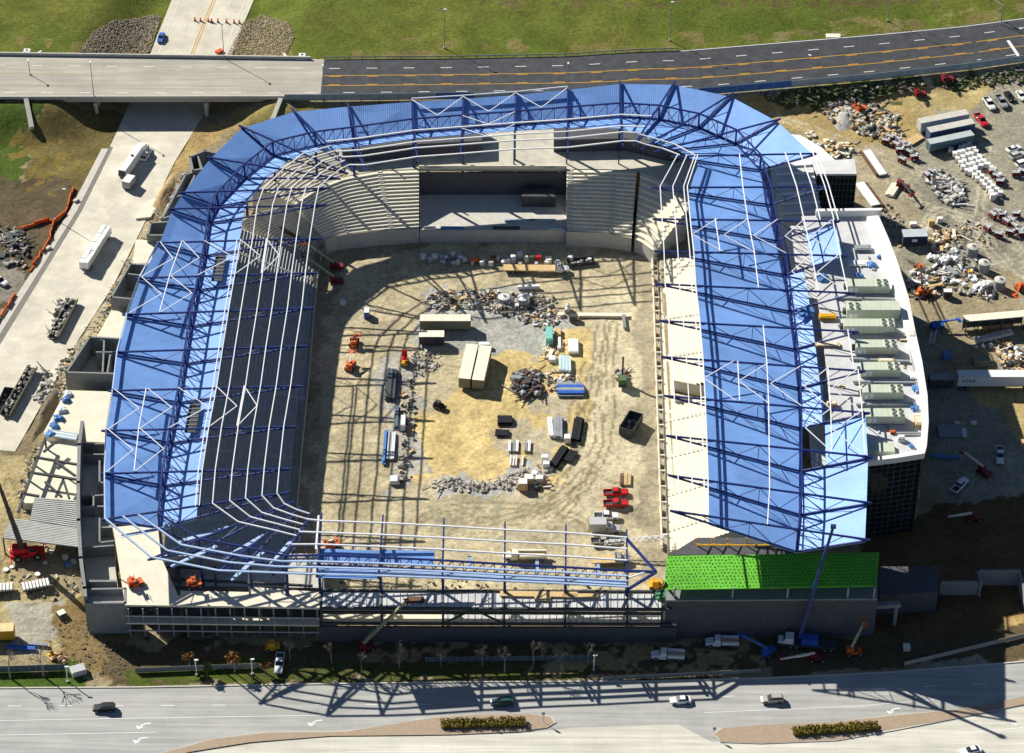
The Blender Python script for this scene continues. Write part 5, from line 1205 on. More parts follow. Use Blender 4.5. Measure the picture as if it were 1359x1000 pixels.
# ------------------------------------------------------------------ pitch goods
trailer('long cream roofed olive site trailer lying across the pitch', (557, 436), (625, 436), 2.6, 2.6, M_CREAMT, M_OLIVE, L_=12.8)
trailer('short cream topped navy container beside the long olive trailer', (556, 456), (590, 456), 2.3, 2.5, M_CREAMT, M_DGREY, 'container', 'container', L_=6.3)
trailer('cream trailer of the parallel pair, on the rubble side', (616, 519), (627, 470), 2.7, 2.9, M_CREAMT, M_OLIVE, L_=13.6)
trailer('cream trailer of the parallel pair, on the rusty pipe heap side', (634, 521), (645, 472), 2.7, 2.9, M_CREAMT, M_OLIVE, L_=13.6)
cargo('crate', 'white crate behind the parallel cream trailers', 'crate', (643, 461), (2.8, 1.2, 1.0), M_WHITEP)
o = cargo('storage_box', 'turquoise box with banded top on the pitch', 'box', (729, 450), (1.8, 5.2, 1.8), M_TURQ)
cargo('roof_panel_pack', 'white panel pack beside the turquoise box', 'panels', (761, 462), (2.6, 5.4, .7), M_WHITEP)
cargo('roof_panel_pack', 'narrow white panel pack between turquoise box and wide pack', 'panels', (742, 458), (.9, 4.6, .6), M_WHITEP)
for i in range(4): cargo('wrapped_board_pack', 'pale blue wrapped board pack in the row of four on the pitch', 'board pack', (743.5+i*4.1, 485+i*.6), (.72, 6.0, .8), mat('pale_blue_wrap', (.55, .70, .74)), group='row of pale blue board packs')
cargo('crate', 'small white crate next to the pale blue board packs', 'crate', (733, 479), (1.7, 1.9, .8), M_WHITEP)
cargo('pallet_stack', 'brown pallet stack beside the turquoise box', 'pallets', (740, 443), (1.7, 2.8, .6), M_WOOD)
heap('timber_pile', 'loose tan timber offcuts between turquoise box and board packs', [(722, 462), (738, 460), (740, 476), (722, 478)], 40, .3, .8, [M_WOOD, M_CREAMT], pile=.3)
stack('steel_beam_stack', 'long blue grey beams stacked by rusty pipe heap', 'steel beams', (739, 520), (776, 520), 4, 4.4, M_GREY, 2, .4, m2=M_BLUE)
stack('steel_beam_stack', 'grey beam stack just above the long blue grey beams', 'steel beams', (738, 511), (772, 513), 3, 2.2, M_GREY, 1, .5)
heap('pipe_heap', 'dark rusty pipe and drum heap on the yellow sand', [(676, 505), (690, 496), (718, 496), (722, 524), (700, 530), (684, 524)], 150, .4, 1.2, [M_RUST, M_DGREY, M_DGREY, M_GREY], pile=1.8)
heap('scrap_heap', 'black and white scrap scattered above the long beams', [(724, 496), (740, 490), (760, 500), (772, 512), (724, 518)], 70, .3, .8, [M_DGREY, M_WOOD, M_WHITE], pile=.6)
stack('pipe_bundle', 'black pipe bundle lying across the sand', 'pipes', (660, 560), (680, 560), 4, 3.6, M_BLACK, 2, .4)
stack('pipe_bundle', 'short black pipe bundle below the longer black pipes', 'pipes', (657, 576), (676, 577), 3, 2.2, M_BLACK, 1, .5)
stack('steel_beam_stack', 'wide grey steel stack among the sorted steel, paired with white bars', 'steel beams', (741, 584), (741, 556), 4, 2.6, M_GREY, 2, .45)
stack('white_bar_stack', 'white bar stack along the wide grey steel stack', 'bars', (732, 582), (729, 556), 3, 1.2, M_WHITE, 1, .6)
stack('pipe_bundle', 'long black pipe bundle at the edge of the sand near the wheel tracks', 'pipes', (764, 588), (769, 558), 3, 2.6, M_BLACK, 2, .5)
stack('pipe_bundle', 'black pipe bundle laid aslant near the white boxes', 'pipes', (734, 621), (750, 596), 3, 2.4, M_BLACK, 2, .45)
stack('pipe_bundle', 'short slanted black pipe bundle beside the aslant one', 'pipes', (752, 614), (762, 600), 3, 2.2, M_BLACK, 1, .45)
cargo('crate', 'white crate with dark lid among the sorted steel', 'crate', (753, 586), (1.5, 1.8, 1.4), M_WHITEP)
for i, (x, y) in enumerate(((676, 594), (682, 594), (686, 594), (697, 594), (702, 594))): stack('pipe_bundle', 'grey conduit bundle in the short row on the sand', 'pipes', (x, y+7), (x+.6, y-8), 2, .7, M_GREY if i % 2 else M_WHITE, 1, .35, group='short row of grey conduit bundles')
for i, x in enumerate((677, 681, 684.5, 693)): stack('pipe_bundle', 'pale pipe in the lower short row on the sand', 'pipes', (x, 620), (x+1, 606), 1, .4, M_WHITE, 1, .35, group='lower short row of pale pipes')
for px, d, m_, lb in (((694, 648), (2.2, 2.2, 2.0), M_WOOD, 'tall brown box with white lid at the rubble strip'), ((702, 641), (2.2, 2.0, 1.8), M_WOOD, 'brown crate behind the tall brown box'), ((723, 612), (1.6, 1.4, 1.4), M_WHITEP, 'white lidded drum box near aslant black pipes'), ((725, 620), (1.6, 1.4, 1.2), M_WHITEP, 'white lidded drum box beside the end of aslant pipes'), ((716, 640), (1.8, 1.6, 1.4), M_CREAMT, 'cream crate among scattered blocks'), ((535, 566), (1.2, 4.0, 1.8), M_WHITEP, 'upright white box beside the blue beam stacks'), ((524, 640), (2.2, 2.2, 1.0), M_WHITEP, 'white generator box near the wheel tracks'), ((487, 420), (1.4, 2.4, 1.8), M_BLUE, 'blue and white job box under the truss shadows'), ((455, 405), (1.5, 1.5, 1.0), M_CREAMT, 'cream box at the shade edge below the corner seats')):
    cargo('crate', lb, 'crate', px, d, m_, mt=M_WHITEP)
heap('block_scatter', 'scattered pale blocks beside the tall brown boxes', [(706, 632), (724, 630), (728, 644), (710, 652)], 24, .5, 1.1, [M_WHITE, M_DGREY, M_WOOD], pile=.3)
heap('rubble_strip', 'grey rubble strip at the lower edge of the yellow sand', [(570, 640), (600, 634), (650, 640), (720, 612), (735, 622), (690, 648), (640, 654), (580, 652)], 260, .2, .7, [M_ROCK, M_CONC], pile=.3)
stack('steel_beam_stack', 'dark blue grey beam stack in the truss shadows, larger one', 'steel beams', (518, 533), (521, 493), 4, 3.0, mat('beam_slate', (.10, .14, .18)), 2, .5, m2=M_DGREY)
stack('steel_beam_stack', 'narrow dark beam stack just south of the larger dark stack', 'steel beams', (526, 570), (528, 542), 2, 1.4, mat('beam_slate', (.10, .14, .18)), 2, .5)
stack('steel_beam_stack', 'long bright blue beams beside the white decking', 'steel beams', (509, 618), (513, 574), 2, 1.0, M_TARPB, 2, .4)
for i, x in enumerate((515.5, 520.5)): stack('deck_bundle', 'white decking bundle between the bright blue beams and rubble', 'decking', (x, 612), (x+2.4, 575), 2, .9, M_WHITE, 1, .5, group='pair of white decking bundles')
heap('rubble_heap', 'grey rubble and offcuts beside the beam stacks', [(530, 520), (548, 500), (552, 560), (545, 640), (530, 640), (534, 580)], 120, .2, .7, [M_ROCK, M_WOOD, M_DGREY], pile=.3)
heap('rubble_heap', 'grey gravelly rubble below the short navy container', [(545, 470), (575, 462), (582, 490), (550, 500)], 110, .2, .6, [M_ROCK, M_CONC], pile=.4)
c = gnd(582, 541); o = thing('skid_loader', 'black skid loader alone on the yellow sand', 'loader', c, -.5); MB().box((0, 0, .8), (2.4, 1.4, .8)).build('body', M_BLACK, o, False); loft([(-.8, .6, 1.1, .5, 2.0), (.4, .6, 1.1, .5, 1.9)]).build('cab', M_DGREY, o, False); MB().box((1.5, 0, .4), (.6, 1.7, .6)).build('bucket', M_DGREY, o, False); wheels(o, (-.7, .7), .8, .4, .3)
c = gnd(537, 483); o = thing('forklift', 'yellow forklift with red mast near the dark beam stack', 'forklift', c, 1.6); MB().box((0, 0, .8), (2.8, 1.5, .9)).build('body', M_YELLOW, o, False); MB().box((1.5, 0, 1.6), (.3, 1.4, 3.0)).build('mast', M_RED, o, False); MB().box((-.3, 0, 2.0), (1.4, 1.4, .12)).build('roof', M_RED, o, False); wheels(o, (-.9, .9), .8, .45, .35)
for s_ in (-.5, .5): MB().box((2.1, s_, .3), (1.2, .15, .1)).build('fork', M_DGREY, o, False)
for x in (-.9, .3):
    for s_ in (-.6, .6): MB().box((x, s_, 1.6), (.08, .08, .8)).build('roof_post', M_RED, o, False)
heap('scrap_heap', 'big grey and brown scrap heap between the site trailer and white tanks', [(566, 392), (600, 385), (660, 388), (735, 395), (748, 420), (730, 440), (690, 425), (640, 412), (570, 410)], 760, .12, .72, [M_ROCK, M_DGREY, M_WOOD, M_CONC, M_ROCK, M_RUST, M_WHITE], pile=.9)
tank('white lidded round tank on the scrap heap nearer the site trailer', (669, 402), 1.5, 2.0, M_PARA); tank('white lidded round tank on the scrap heap nearer the pallets', (694, 405), 1.4, 2.4, M_PARA)
stack('white_bar_stack', 'long white bars on top of the scrap heap', 'bars', (686, 384), (716, 383), 2, .9, M_WHITE, 1, .9)
tank('silver horizontal tank on the pitch near the dark bin', (753, 413), .6, 1, M_SILVER, True, 1.45, 2.6)
cargo('bin', 'dark round-cornered bin on the pitch beyond the pallets', 'bin', (761, 425), (2.2, 1.6, 1.3), M_DGREY); cargo('crate', 'cream flat crate beside dark bin', 'crate', (745, 419), (1.6, 1.3, .4), M_CREAMT)
for i, (x, y, d, m_, lb) in enumerate(((562, 338, (1.4, 1.2, 1.2), M_WHITEP, 'white box at the end of equipment row under stage'), (571, 341, (1.2, 1.2, .9), M_SILVER, 'silver box second in the equipment row under stage'), (577, 338, (1.4, 1.2, 1.2), M_WHITEP, 'white box third in the equipment row, by round drums'), (601, 336, (1.1, 1.1, 1.3), M_WHITEP, 'tall white box between drums in the equipment row'), (617, 341, (1.2, .9, .8), M_WHITEP, 'small white box beside the drums and orange tank'), (642, 342, (1.2, .7, .6), M_CREAMT, 'cream chest between orange tank and pinkish box'), (655, 341, (1.6, 1.4, 1.2), M_RUST, 'pinkish box beside the cream chest'), (681, 342, (1.3, 1.8, 1.6), M_WHITEP, 'white cabinet with silver lid behind the flatbed truck'), (690, 336, (1.6, 1.2, 1.4), M_WHITEP, 'white tall cabinet behind the flatbed truck'), (706, 339, (1.4, 1.2, 1.0), M_OLIVE, 'olive box behind flatbed truck'), (715, 339, (1.4, 1.2, 1.0), M_RED, 'red and white box behind flatbed cab'), (728, 342, (1.5, 1.6, 1.0), M_CREAMT, 'open cream frame box near the dark trailer'))):
    cargo('equipment_box', lb, 'box', (x, y+6), d, m_)
for lb, x, y, m_ in (('white round drum in the row under stage, first', 591, 339, M_WHITEP), ('silver round drum beside tall white box', 588, 345, M_SILVER), ('white round drum between tall white box and small white box', 611, 339, M_WHITEP), ('silver drum below tall white box', 602, 346, M_SILVER), ('white round drum beside pinkish box', 669, 345, M_WHITEP)): tank(lb, (x, y+6), .75, 1.0, m_, name='drum', cat='drum')
tank('orange horizontal fuel tank in the equipment row under stage', (630, 349), .6, 1, M_ORANGE, True, 0, 2.6)
dumpster('dark mesh trailer full of scrap at the end of the flatbed truck', (752, 352), (788, 348), 2.4, 1.0, M_DGREY)
c = gnd(826, 510); o = thing('drill_rig', 'green and rust drilling rig beside the haul line on the pitch', 'drill rig', c, 1.55)
MB().box((0, 0, .9), (4.2, 2.0, .6)).build('tracks', M_DGREY, o, False); MB().box((-.8, 0, 2.0), (2.2, 1.9, 1.5)).build('engine_house', mat('rig_green', (.08, .16, .07)), o, False); MB().beam((1.0, 0, 1.4), (2.0, 0, 7), .45).build('mast', M_RUST, o, False); MB().box((1.0, .7, 2.0), (1.1, .8, 1.4)).build('cab', M_GREY, o, False)
heap('stone_pile', 'pile of speckled stones beside the drilling rig', [(816, 490), (832, 490), (834, 505), (818, 506)], 50, .3, .7, [M_CONC, M_ROCK, M_RUST], pile=.7)
for i, x in enumerate((825, 830.5, 834.5)): stack('plank_bundle', 'brown plank bundle by the red pickups on the pitch', 'planks', (x, 646), (x+.4, 630), 2, .9, M_WOOD if i else M_RUST, 1, .4, group='plank bundles by the red pickups')
stack('steel_beam_stack', 'grey beam stack at the trench beside the dark bin', 'steel beams', (829, 438), (827, 420), 2, .8, M_GREY, 1, .6)
cargo('low_barrier', 'tan low barrier of blocks lying across the pitch beyond the dark bin', 'barrier', (800, 420), (13, 1.4, .4), M_CREAMT) 
bm = thing('crane_jib', 'white lattice crane jib lying from the end of roof frame to the cream seats', 'crane jib', gnd(800, 725)); 
p, q = at(802, 722, 0.2), at(884, 714, 1.6)
for dy, dz in ((-.5, 0), (.5, 0), (0, .9)): MB().beam(p+Vector((0, dy, dz)), q+Vector((0, dy, dz)), .14).build('chord', M_WHITE, bm)
for i in range(10): MB().beam(lerp(p, q, i/10)+Vector((0, -.5, 0)), lerp(p, q, (i+1)/10)+Vector((0, 0, .9)), .1).build('lacing', M_WHITE, bm); MB().beam(lerp(p, q, i/10)+Vector((0, .5, 0)), lerp(p, q, (i+1)/10)+Vector((0, 0, .9)), .1).build('lacing', M_WHITE, bm)

for i in range(16):
    x = 585+i*13+random.uniform(-4, 4); cargo('equipment_box', 'small pale box or drum crate loose in the equipment row under the stage', 'box', (x, 349+random.uniform(-4, 5)), (random.uniform(.8, 1.6), random.uniform(.7, 1.3), random.uniform(.6, 1.3)), random.choice([M_WHITEP, M_SILVER, M_CREAMT, M_GREY]), random.uniform(-.3, .3), group='loose boxes in the equipment row')
# ------------------------------------------------------------------ east yard
def lettering(o, txt, loc, size, m, rx=math.pi/2, rz=0.0):
    cu = bpy.data.curves.new('lettering', 'FONT'); cu.body = txt; cu.size = size; cu.extrude = .01; cu.align_x = 'CENTER'
    t = bpy.data.objects.new('tmp', cu); COL.objects.link(t)
    bpy.context.view_layer.update(); dg = bpy.context.evaluated_depsgraph_get()
    me = bpy.data.meshes.new_from_object(t.evaluated_get(dg)); bpy.data.objects.remove(t)
    me.materials.append(m); q = bpy.data.objects.new('lettering', me); COL.objects.link(q); q.parent = o; q.location = loc; q.rotation_euler = (rx, 0, rz); return q
tA = trailer('grey white box trailer behind the two blue grey trailers in the yard', (1214, 178), (1286, 164), 2.8, 2.5, M_CONC, M_SILVER, 'box_trailer', L_=14.6, legs=1.0, wh=True)
tB = trailer('blue box trailer with pale lettering between two other trailers', (1227, 190), (1293, 176.5), 2.8, 2.5, M_CONC, mat('trailer_navy', (.05, .10, .20), .5), 'box_trailer', L_=13.6, legs=1.0, wh=True)
tC = trailer('low blue grey container with pale top beside the white block pallets', (1228, 202), (1292, 188.5), 2.4, 2.4, mat('pale_grey_top', (.45, .50, .50)), mat('trailer_slate', (.10, .16, .20), .5), 'container', 'container', L_=13.4)
for i in range(9): MB().box((-3.0+i*.62, -1.27, 2.5+random.uniform(-.06, .06)), (.36 if i % 3 else .5, .03, .55), 0).build('faded_lettering', M_GREY, tB, False)
tX = trailer('long white semi trailer with dark lettering in the yard below the shed', (1268, 514), (1372, 514), 2.9, 2.6, M_PARA, M_WHITEP, 'semi_trailer', L_=19, legs=1.1, wh=True)
lettering(tX, 'XTRA', (-6.8, -1.34, 2.6), 1.3, M_BLACK)
o = trailer('small dark shaded trailer beside the white semi trailer', (1232, 512), (1264, 512), 2.0, 2.4, M_GREY, M_DGREY, 'box_trailer', L_=6)
# open shed trailer
c, rz, ln = ends((1278, 441), (1358, 434)); o = thing('storage_shed', 'long dark open sided shed with pale ribbed roof edge', 'shed', c, rz)
for i in range(14): MB().box((-ln/2+ln/14*(i+.5), 0, 4.3+.02*(i % 2)), (ln/14-.04, 2.6, .15)).build('roof_sheet', M_CREAMT, o, False)
for i in range(6):
    for s_ in (-1.15, 1.15): MB().box((-ln/2+.2+(ln-.4)/5*i, s_, 2.1), (.25, .25, 4.2)).build('post', M_DGREY, o, False)
MB().box((0, 1.2, 2.2), (ln-.5, .1, 3.8)).build('back_panel', M_DGREY, o, False); MB().box((1, 0, .8), (ln*.5, .9, .4)).build('shelf', M_WOOD, o, False)
o = stack('wrapped_beam', 'long white wrapped girder lying aslant below the dark shed', 'girder', (1292, 456), (1344, 443), 1, 1.6, M_SILVER, 1, 1.0, gap=0)
o = trailer('dark blue site office with pale roof in the shade of the stair tower', (1196, 323), (1229, 322), 2.4, 3.2, mat('office_roof', (.48, .53, .56)), mat('office_navy', (.02, .035, .08)), 'site_office', 'site office', L_=6.4)
MB().box((-.2, -1.63, 1.9), (1.3, .06, .8)).build('window', M_WHITE, o, False)
# wrapped block pallets: one pallet, many copies
def block_pallet():
    o = thing('block_pallet', 'white wrapped block pallet in the big yard cluster beside the container', 'pallet', (0, 0, 0), 0, 'white block pallets in the yard')
    MB().box((0, 0, .07), (1.25, 1.25, .14)).build('pallet', M_WOOD, o, False)
    MB().box((0, 0, .75), (1.2, 1.2, 1.2)).build('blocks', M_PARA, o, False); loft([(-.62, .62, 1.0, .6, 1.4), (.62, .62, 1.0, .6, 1.38)]).build('wrap', M_WHITEP, o, False); return o
bp0 = block_pallet(); first = True
spots = []
for r in range(6):
    for k in range(5): 
        x = 1262+k*6.2+r*4.0; y = 203+r*5.6-k*2.0
        if random.random() < .86: spots.append((x+random.uniform(-1, 1), y+random.uniform(-1, 1), 'white wrapped block pallet in the big yard cluster beside the container'))
for r in range(8):
    for k in range(2): spots.append((1288+r*4.6+k*6+random.uniform(-1, 1), 232+r*4.4-k*3, 'white wrapped block pallet in the slanting double row of the yard'))
for k in range(6): spots.append((1300+k*5.2, 213+k*4.6, 'white wrapped block pallet in the single slanting row past the cluster'))
for i, (x, y, lb) in enumerate(spots):
    q = bp0 if i == 0 else dup(bp0, (0, 0, 0), 0, lb); q.location = gnd(x, y); q.rotation_euler.z = random.uniform(-.3, .1)
    q['label'] = lb; q['group'] = {'b': 'white block pallets in the yard cluster', 'd': 'white block pallets in the double row', 's': 'white block pallets in the single row'}['b' if 'big' in lb else 'd' if 'double' in lb else 's']
def scissor():
    o = thing('scissor_lift', 'x', 'scissor lift', (0, 0, 0)); MB().box((0, 0, .6), (2.3, 1.1, .5)).build('chassis', M_RED2, o, False); wheels(o, (-.8, .8), .55, .3, .2)
    for z in (1.0, 1.25): MB().box((0, 0, z), (1.9, .8, .12)).build('scissor_arm', M_DGREY, o, False)
    b = MB().box((0, 0, 1.45), (2.3, 1.1, .1))
    for y in (-.52, .52): b.box((0, y, 1.95), (2.3, .05, .06)); [b.box((x, y, 1.7), (.05, .05, .5)) for x in (-1.1, 0, 1.1)]
    b.build('platform', M_SILVER, o, False); MB().box((.8, 0, 1.7), (.4, .6, .5)).build('control_box', M_WHITE, o, False); return o
sc0 = scissor(); sset = []
for x, y in ((1175, 191), (1181, 186), (1191, 189), (1197, 194), (1203, 198), (1194, 203), (1206, 206), (1213, 212), (1197, 216), (1189, 196)): sset.append((x, y, 'red scissor lift in the cluster beside the timber stack and trailers', 'red lifts by the trailers'))
for x, y in ((1317, 231), (1322, 238), (1327, 245)): sset.append((x, y, 'red scissor lift in the short row past the block pallets', 'red lifts past the pallets'))
for x, y in ((1317, 289), (1323, 285), (1330, 289), (1335, 298), (1342, 296), (1348, 288), (1310, 306), (1325, 315), (1340, 312), (1352, 310), (1346, 304), (1357, 314)): sset.append((x, y, 'red scissor lift in the big cluster near the yard boundary', 'red lifts near yard boundary'))
for x, y in ((1229, 236), (1236, 232)): sset.append((x, y, 'red scissor lift beside the grey drum heap', 'red lifts by the drum heap'))
for x, y in ((1348, 234), (1356, 231)): sset.append((x, y, 'red scissor lift beside the white van-like car', 'red lifts by the parked cars'))
for i, (x, y, lb, gp) in enumerate(sset):
    q = sc0 if i == 0 else dup(sc0, (0, 0, 0), 0); q.location = gnd(x, y); q.rotation_euler.z = random.uniform(-1.2, .3); q['label'] = lb; q['group'] = gp
heap('drum_heap', 'grey drums and machine parts between the red lifts and block pallets', [(1226, 240), (1246, 226), (1262, 236), (1282, 250), (1284, 266), (1262, 274), (1244, 264), (1238, 250)], 130, .4, 1.2, [M_ROCK, M_WHITE, M_DGREY, M_CONC], pile=.9)
heap('debris_field', 'grey and tan debris field between the soil track and red lifts', [(1090, 140), (1130, 128), (1190, 150), (1200, 180), (1168, 188), (1130, 175), (1100, 160)], 330, .35, 1.1, [M_ROCK, M_DGREY, M_CONC, M_WOOD], pile=.8)
mound('grey gravel mound beside the orange boom lift', [(1102, 158), (1112, 148), (1132, 148), (1140, 160), (1132, 172), (1112, 174)], 2.0, mat('gravel_grey', (.40, .40, .38), .95, .35, 1.2, bump=.5, bscale=3))
heap('shrub_scrub', 'rough green scrub and rubble under the screened fence', [(1012, 126), (1080, 118), (1160, 112), (1225, 104), (1230, 118), (1150, 134), (1090, 142), (1030, 138)], 300, .3, .9, [M_SHRUB, M_SHRUB, M_SHRUB, M_TWIG, M_ROCK], cat='scrub', pile=.6)
heap('shrub_scrub', 'green scrub by the stop bar end of the screened fence', [(1240, 108), (1359, 92), (1359, 112), (1320, 112), (1262, 122)], 160, .3, .8, [M_SHRUB, M_SHRUB, M_TWIG], cat='scrub', pile=.5)
heap('debris_field', 'white bags and grey parts scattered north of the dark shed', [(1240, 335), (1280, 325), (1300, 345), (1310, 380), (1340, 396), (1300, 408), (1262, 380), (1240, 360)], 150, .35, 1.1, [M_WHITE, M_ROCK, M_DGREY, M_GREY], pile=.5)
heap('debris_field', 'timber offcuts strewn behind the site office', [(1232, 318), (1250, 304), (1275, 312), (1262, 328), (1240, 334)], 70, .3, .9, [M_WOOD, M_CREAMT, M_RUST], pile=.4)
heap('debris_field', 'scrap steel and boards between the parapet and orange lift', [(1204, 372), (1215, 352), (1242, 360), (1248, 382), (1232, 400), (1212, 396)], 110, .35, 1.1, [M_ROCK, M_WOOD, M_DGREY, M_WHITE, M_RUST], pile=.6)
heap('debris_field', 'brown and white scrap beside the end of the white semi trailer', [(1322, 468), (1340, 452), (1362, 480), (1362, 494), (1335, 494)], 110, .3, 1.0, [M_WHITE, M_RUST, M_DGREY, M_WOOD], pile=.8)
for lb, p in (('pale domed tank with ladder, farthest of three near the shed', (1290, 338)), ('pale domed tank in the middle of three near the shed', (1305, 359)), ('pale domed tank nearest the dark shed roof', (1326, 382))): tank(lb, p, 1.5, 2.6, M_CONC)
for lb, p, r in (('white bulk bag beside the blue site office shade', (1237, 343), 1.0), ('white bulk bag beside the farthest domed tank', (1267, 335), .8), ('white tarp mound west of the domed tanks', (1254, 348), 1.3), ('white bag cluster below the middle domed tank', (1300, 384), 1.4), ('white bag pile beside the nearest domed tank', (1310, 378), 1.2)):
    c = gnd(*p); mb = MB()
    for _ in range(6): mb.rock((c.x+random.uniform(-1, 1)*r*.8, c.y+random.uniform(-1, 1)*r*.6, c.z+.5), r)
    tag(mb.build('bulk_bag', M_PARA), lb, 'bulk bag')
for lb, p, d, m_ in (('white crate behind the site office', (1247, 295), (1.4, 1.2, 1.2), M_WHITEP), ('dark timber crate beside white crate', (1236, 299), (1.6, 1.2, 1.4), M_WOOD), ('dark box with white top near the dark shed', (1257, 394), (2.3, 1.6, 1.8), M_DGREY), ('white box alone near the red lift cluster', (1317, 265), (1.4, 1.4, 1.6), M_WHITEP), ('white sheet pallet by the site office roof', (1212, 300), (1.8, 1.4, .8), M_WHITEP), ('blue tarp covered crate in the parapet shade', (1256, 474), (2.0, 3.0, .8), M_TARPB), ('white board in the shade near the pipe bundle', (1270, 563), (1.2, .8, .3), M_WHITEP), ('pale box by white bar in the shade', (1292, 563), (1.4, .8, .5), M_WHITEP), ('yellow crate at the sunlit corner of the deep shade', (1358, 590), (1.6, 1.6, .8), M_WOOD), ('yellow square crate between domed tanks', (1288, 362), (1.2, 1.2, .3), M_YELLOW), ('grey cabinet by the retaining pen', (1203, 862), (1.5, 1.6, .9), M_CREAMT)):
    cargo('crate', lb, 'crate', p, d, m_, mt=M_WHITEP if m_ is M_DGREY else None)
stack('timber_stack', 'pale timber boards leaning by the white container ends', 'timber', (1205, 192), (1222, 182), 5, 2.6, M_WOOD, 1, .4)
stack('timber_stack', 'pale sheet stack on the ground beside the glazed stair tower', 'timber', (1180, 262), (1190, 246), 4, 2.8, M_CREAMT, 2, .3)
stack('timber_stack', 'yellow timber bundle near the boom lift by the parapet', 'timber', (1232, 376), (1247, 371), 4, 1.2, M_WOOD, 1, .4)
o = thing('steel_deck_pack', 'long white sheet with a rust red beam beside the soil track', 'steel sheet', gnd(1160, 220)); 
a, b = gnd(1150, 202), gnd(1172, 234); MB().beam(a+Vector((0, 0, .4)), b+Vector((0, 0, .4)), 2.2, .5).build('sheet', M_WHITEP, o); MB().beam(a+Vector((-1.7, -.2, .4)), b+Vector((-1.7, -.2, .4)), .6, .7).build('beam', M_RUST, o)
o = thing('steel_deck_pack', 'white slanted panel beside the glazed stair tower with dark edge', 'steel sheet', gnd(1152, 262)); a, b = gnd(1140, 246), gnd(1162, 276); MB().beam(a+Vector((0, 0, .8)), b+Vector((0, 0, .8)), 2.6, .3).build('sheet', M_WHITEP, o); MB().beam(a+Vector((1.9, .3, .4)), b+Vector((1.9, .3, .4)), .5, .7).build('beam', M_RUST, o)
heap('timber_pile', 'broken tan formwork beside the white roof wedge', [(1088, 196), (1100, 188), (1128, 192), (1132, 206), (1108, 212)], 60, .5, 1.3, [M_WOOD, M_CREAMT, M_DGREY], pile=.8)
heap('block_scatter', 'pale kerb blocks on the soil track near the roof end', [(1064, 172), (1076, 174), (1090, 196), (1078, 190)], 10, .6, 1.1, [M_CONC, M_CREAMT], pile=.2)
lj = thing('lattice_section', 'short white lattice crane section standing in the parapet shade', 'crane section', gnd(1238, 458))
a, b = gnd(1236, 458)+Vector((0, 0, .4)), gnd(1242, 428)+Vector((0, 0, .4))
for s_ in (-.6, .6): MB().beam(a+Vector((s_, 0, 0)), b+Vector((s_, 0, 0)), .18).build('chord', M_WHITE, lj)
for i in range(9): MB().beam(lerp(a, b, i/9)+Vector((-.6, 0, 0)), lerp(a, b, (i+1)/9)+Vector((.6, 0, 0)), .14).build('lacing', M_WHITE, lj)
stack('pipe_bundle', 'grey pipe bundle lying in the deep shade by the suite block', 'pipes', (1244, 574), (1276, 573), 6, 4.4, M_GREY, 1, .4); stack('white_bar_stack', 'white bars beside the grey pipe bundle in deep shade', 'bars', (1280, 582), (1279, 570), 2, 1.0, M_WHITE, 1, .4)
stack('pipe_bundle', 'blue pipe length lying in the shade of the suite block', 'pipes', (1236, 606), (1274, 609), 2, 1.0, M_TARPB, 1, .4); stack('pipe_bundle', 'long blue pipe at the wall foot behind the truck crane', 'pipes', (1056, 834), (1140, 833), 1, .5, M_BLUE, 1, .5); stack('pipe_bundle', 'short blue pipe at the wall foot near the blue lift', 'pipes', (1018, 836), (1036, 835), 1, .5, M_BLUE, 1, .5)
for i in range(3): tank('concrete pipe ring in the row below white wrapped girder', (1294+i*10, 463-i), .7, .7, M_CONC, name='pipe_ring', cat='pipe ring')['group'] = 'concrete rings below the wrapped girder'
stack('timber_stack', 'dark timber stacks in the yard above the white semi trailer', 'timber', (1290, 482), (1316, 480), 3, 3.6, M_OLIVE, 2, .5)
# ------------------------------------------------------------------ west edge
fe2 = thing('mesh_fence', 'bright orange mesh fence along the haul road edge', 'fence', gnd(60, 330)); pts = [(98, 250), (86, 284), (72, 296), (66, 318), (50, 345), (40, 362)]
pts2 = [(20, 392), (10, 410), (0, 422), (-20, 450)]
def ofence(pts, par):
    for a, b in zip(pts[:-1], pts[1:]):
        p, q = gnd(*a), gnd(*b); n = max(1, int((q-p).length/2.4))
        for i in range(n):
            u, v = lerp(p, q, i/n), lerp(p, q, (i+1)/n); k = random.uniform(.5, 1.1); MB().beam(u+Vector((random.uniform(-.3, .3), 0, k*.5)), v+Vector((random.uniform(-.3, .3), 0, k*.5)), .25, k).build('mesh_panel', M_OFENCE, par)
            MB().beam((u.x, u.y, u.z-.2), (u.x, u.y, u.z+1.2), .07).build('stake', M_DGREY, par)
ofence(pts, fe2); ofence(pts2, fe2); ofence([(24, 305), (46, 299), (64, 293), (72, 296)], fe2)
lamp_post('leaning grey lamp with long arm beside the orange mesh', (73, 292), 9.5, 3.0, 0.1)
heap('rubble_heap', 'dark rubble tips on the gravel lot beside orange mesh', [(0, 300), (30, 308), (44, 330), (30, 360), (0, 350)], 110, .3, 1.1, [M_DGREY, M_ROCK, M_DGREY], pile=.8)
cargo('crate', 'white and black chequered crate lid on the gravel lot', 'crate', (10, 316), (2.4, 3.4, .4), M_WHITEP, .3, mt=M_DGREY)
for px, lb in (((101, 268), 'small concrete drain box at the haul road kerb, upper'), ((64, 331), 'small concrete drain box at haul road kerb, lower')): cargo('drain_box', lb, 'drain box', px, (1.6, 1.0, .5), M_CONC, .9)
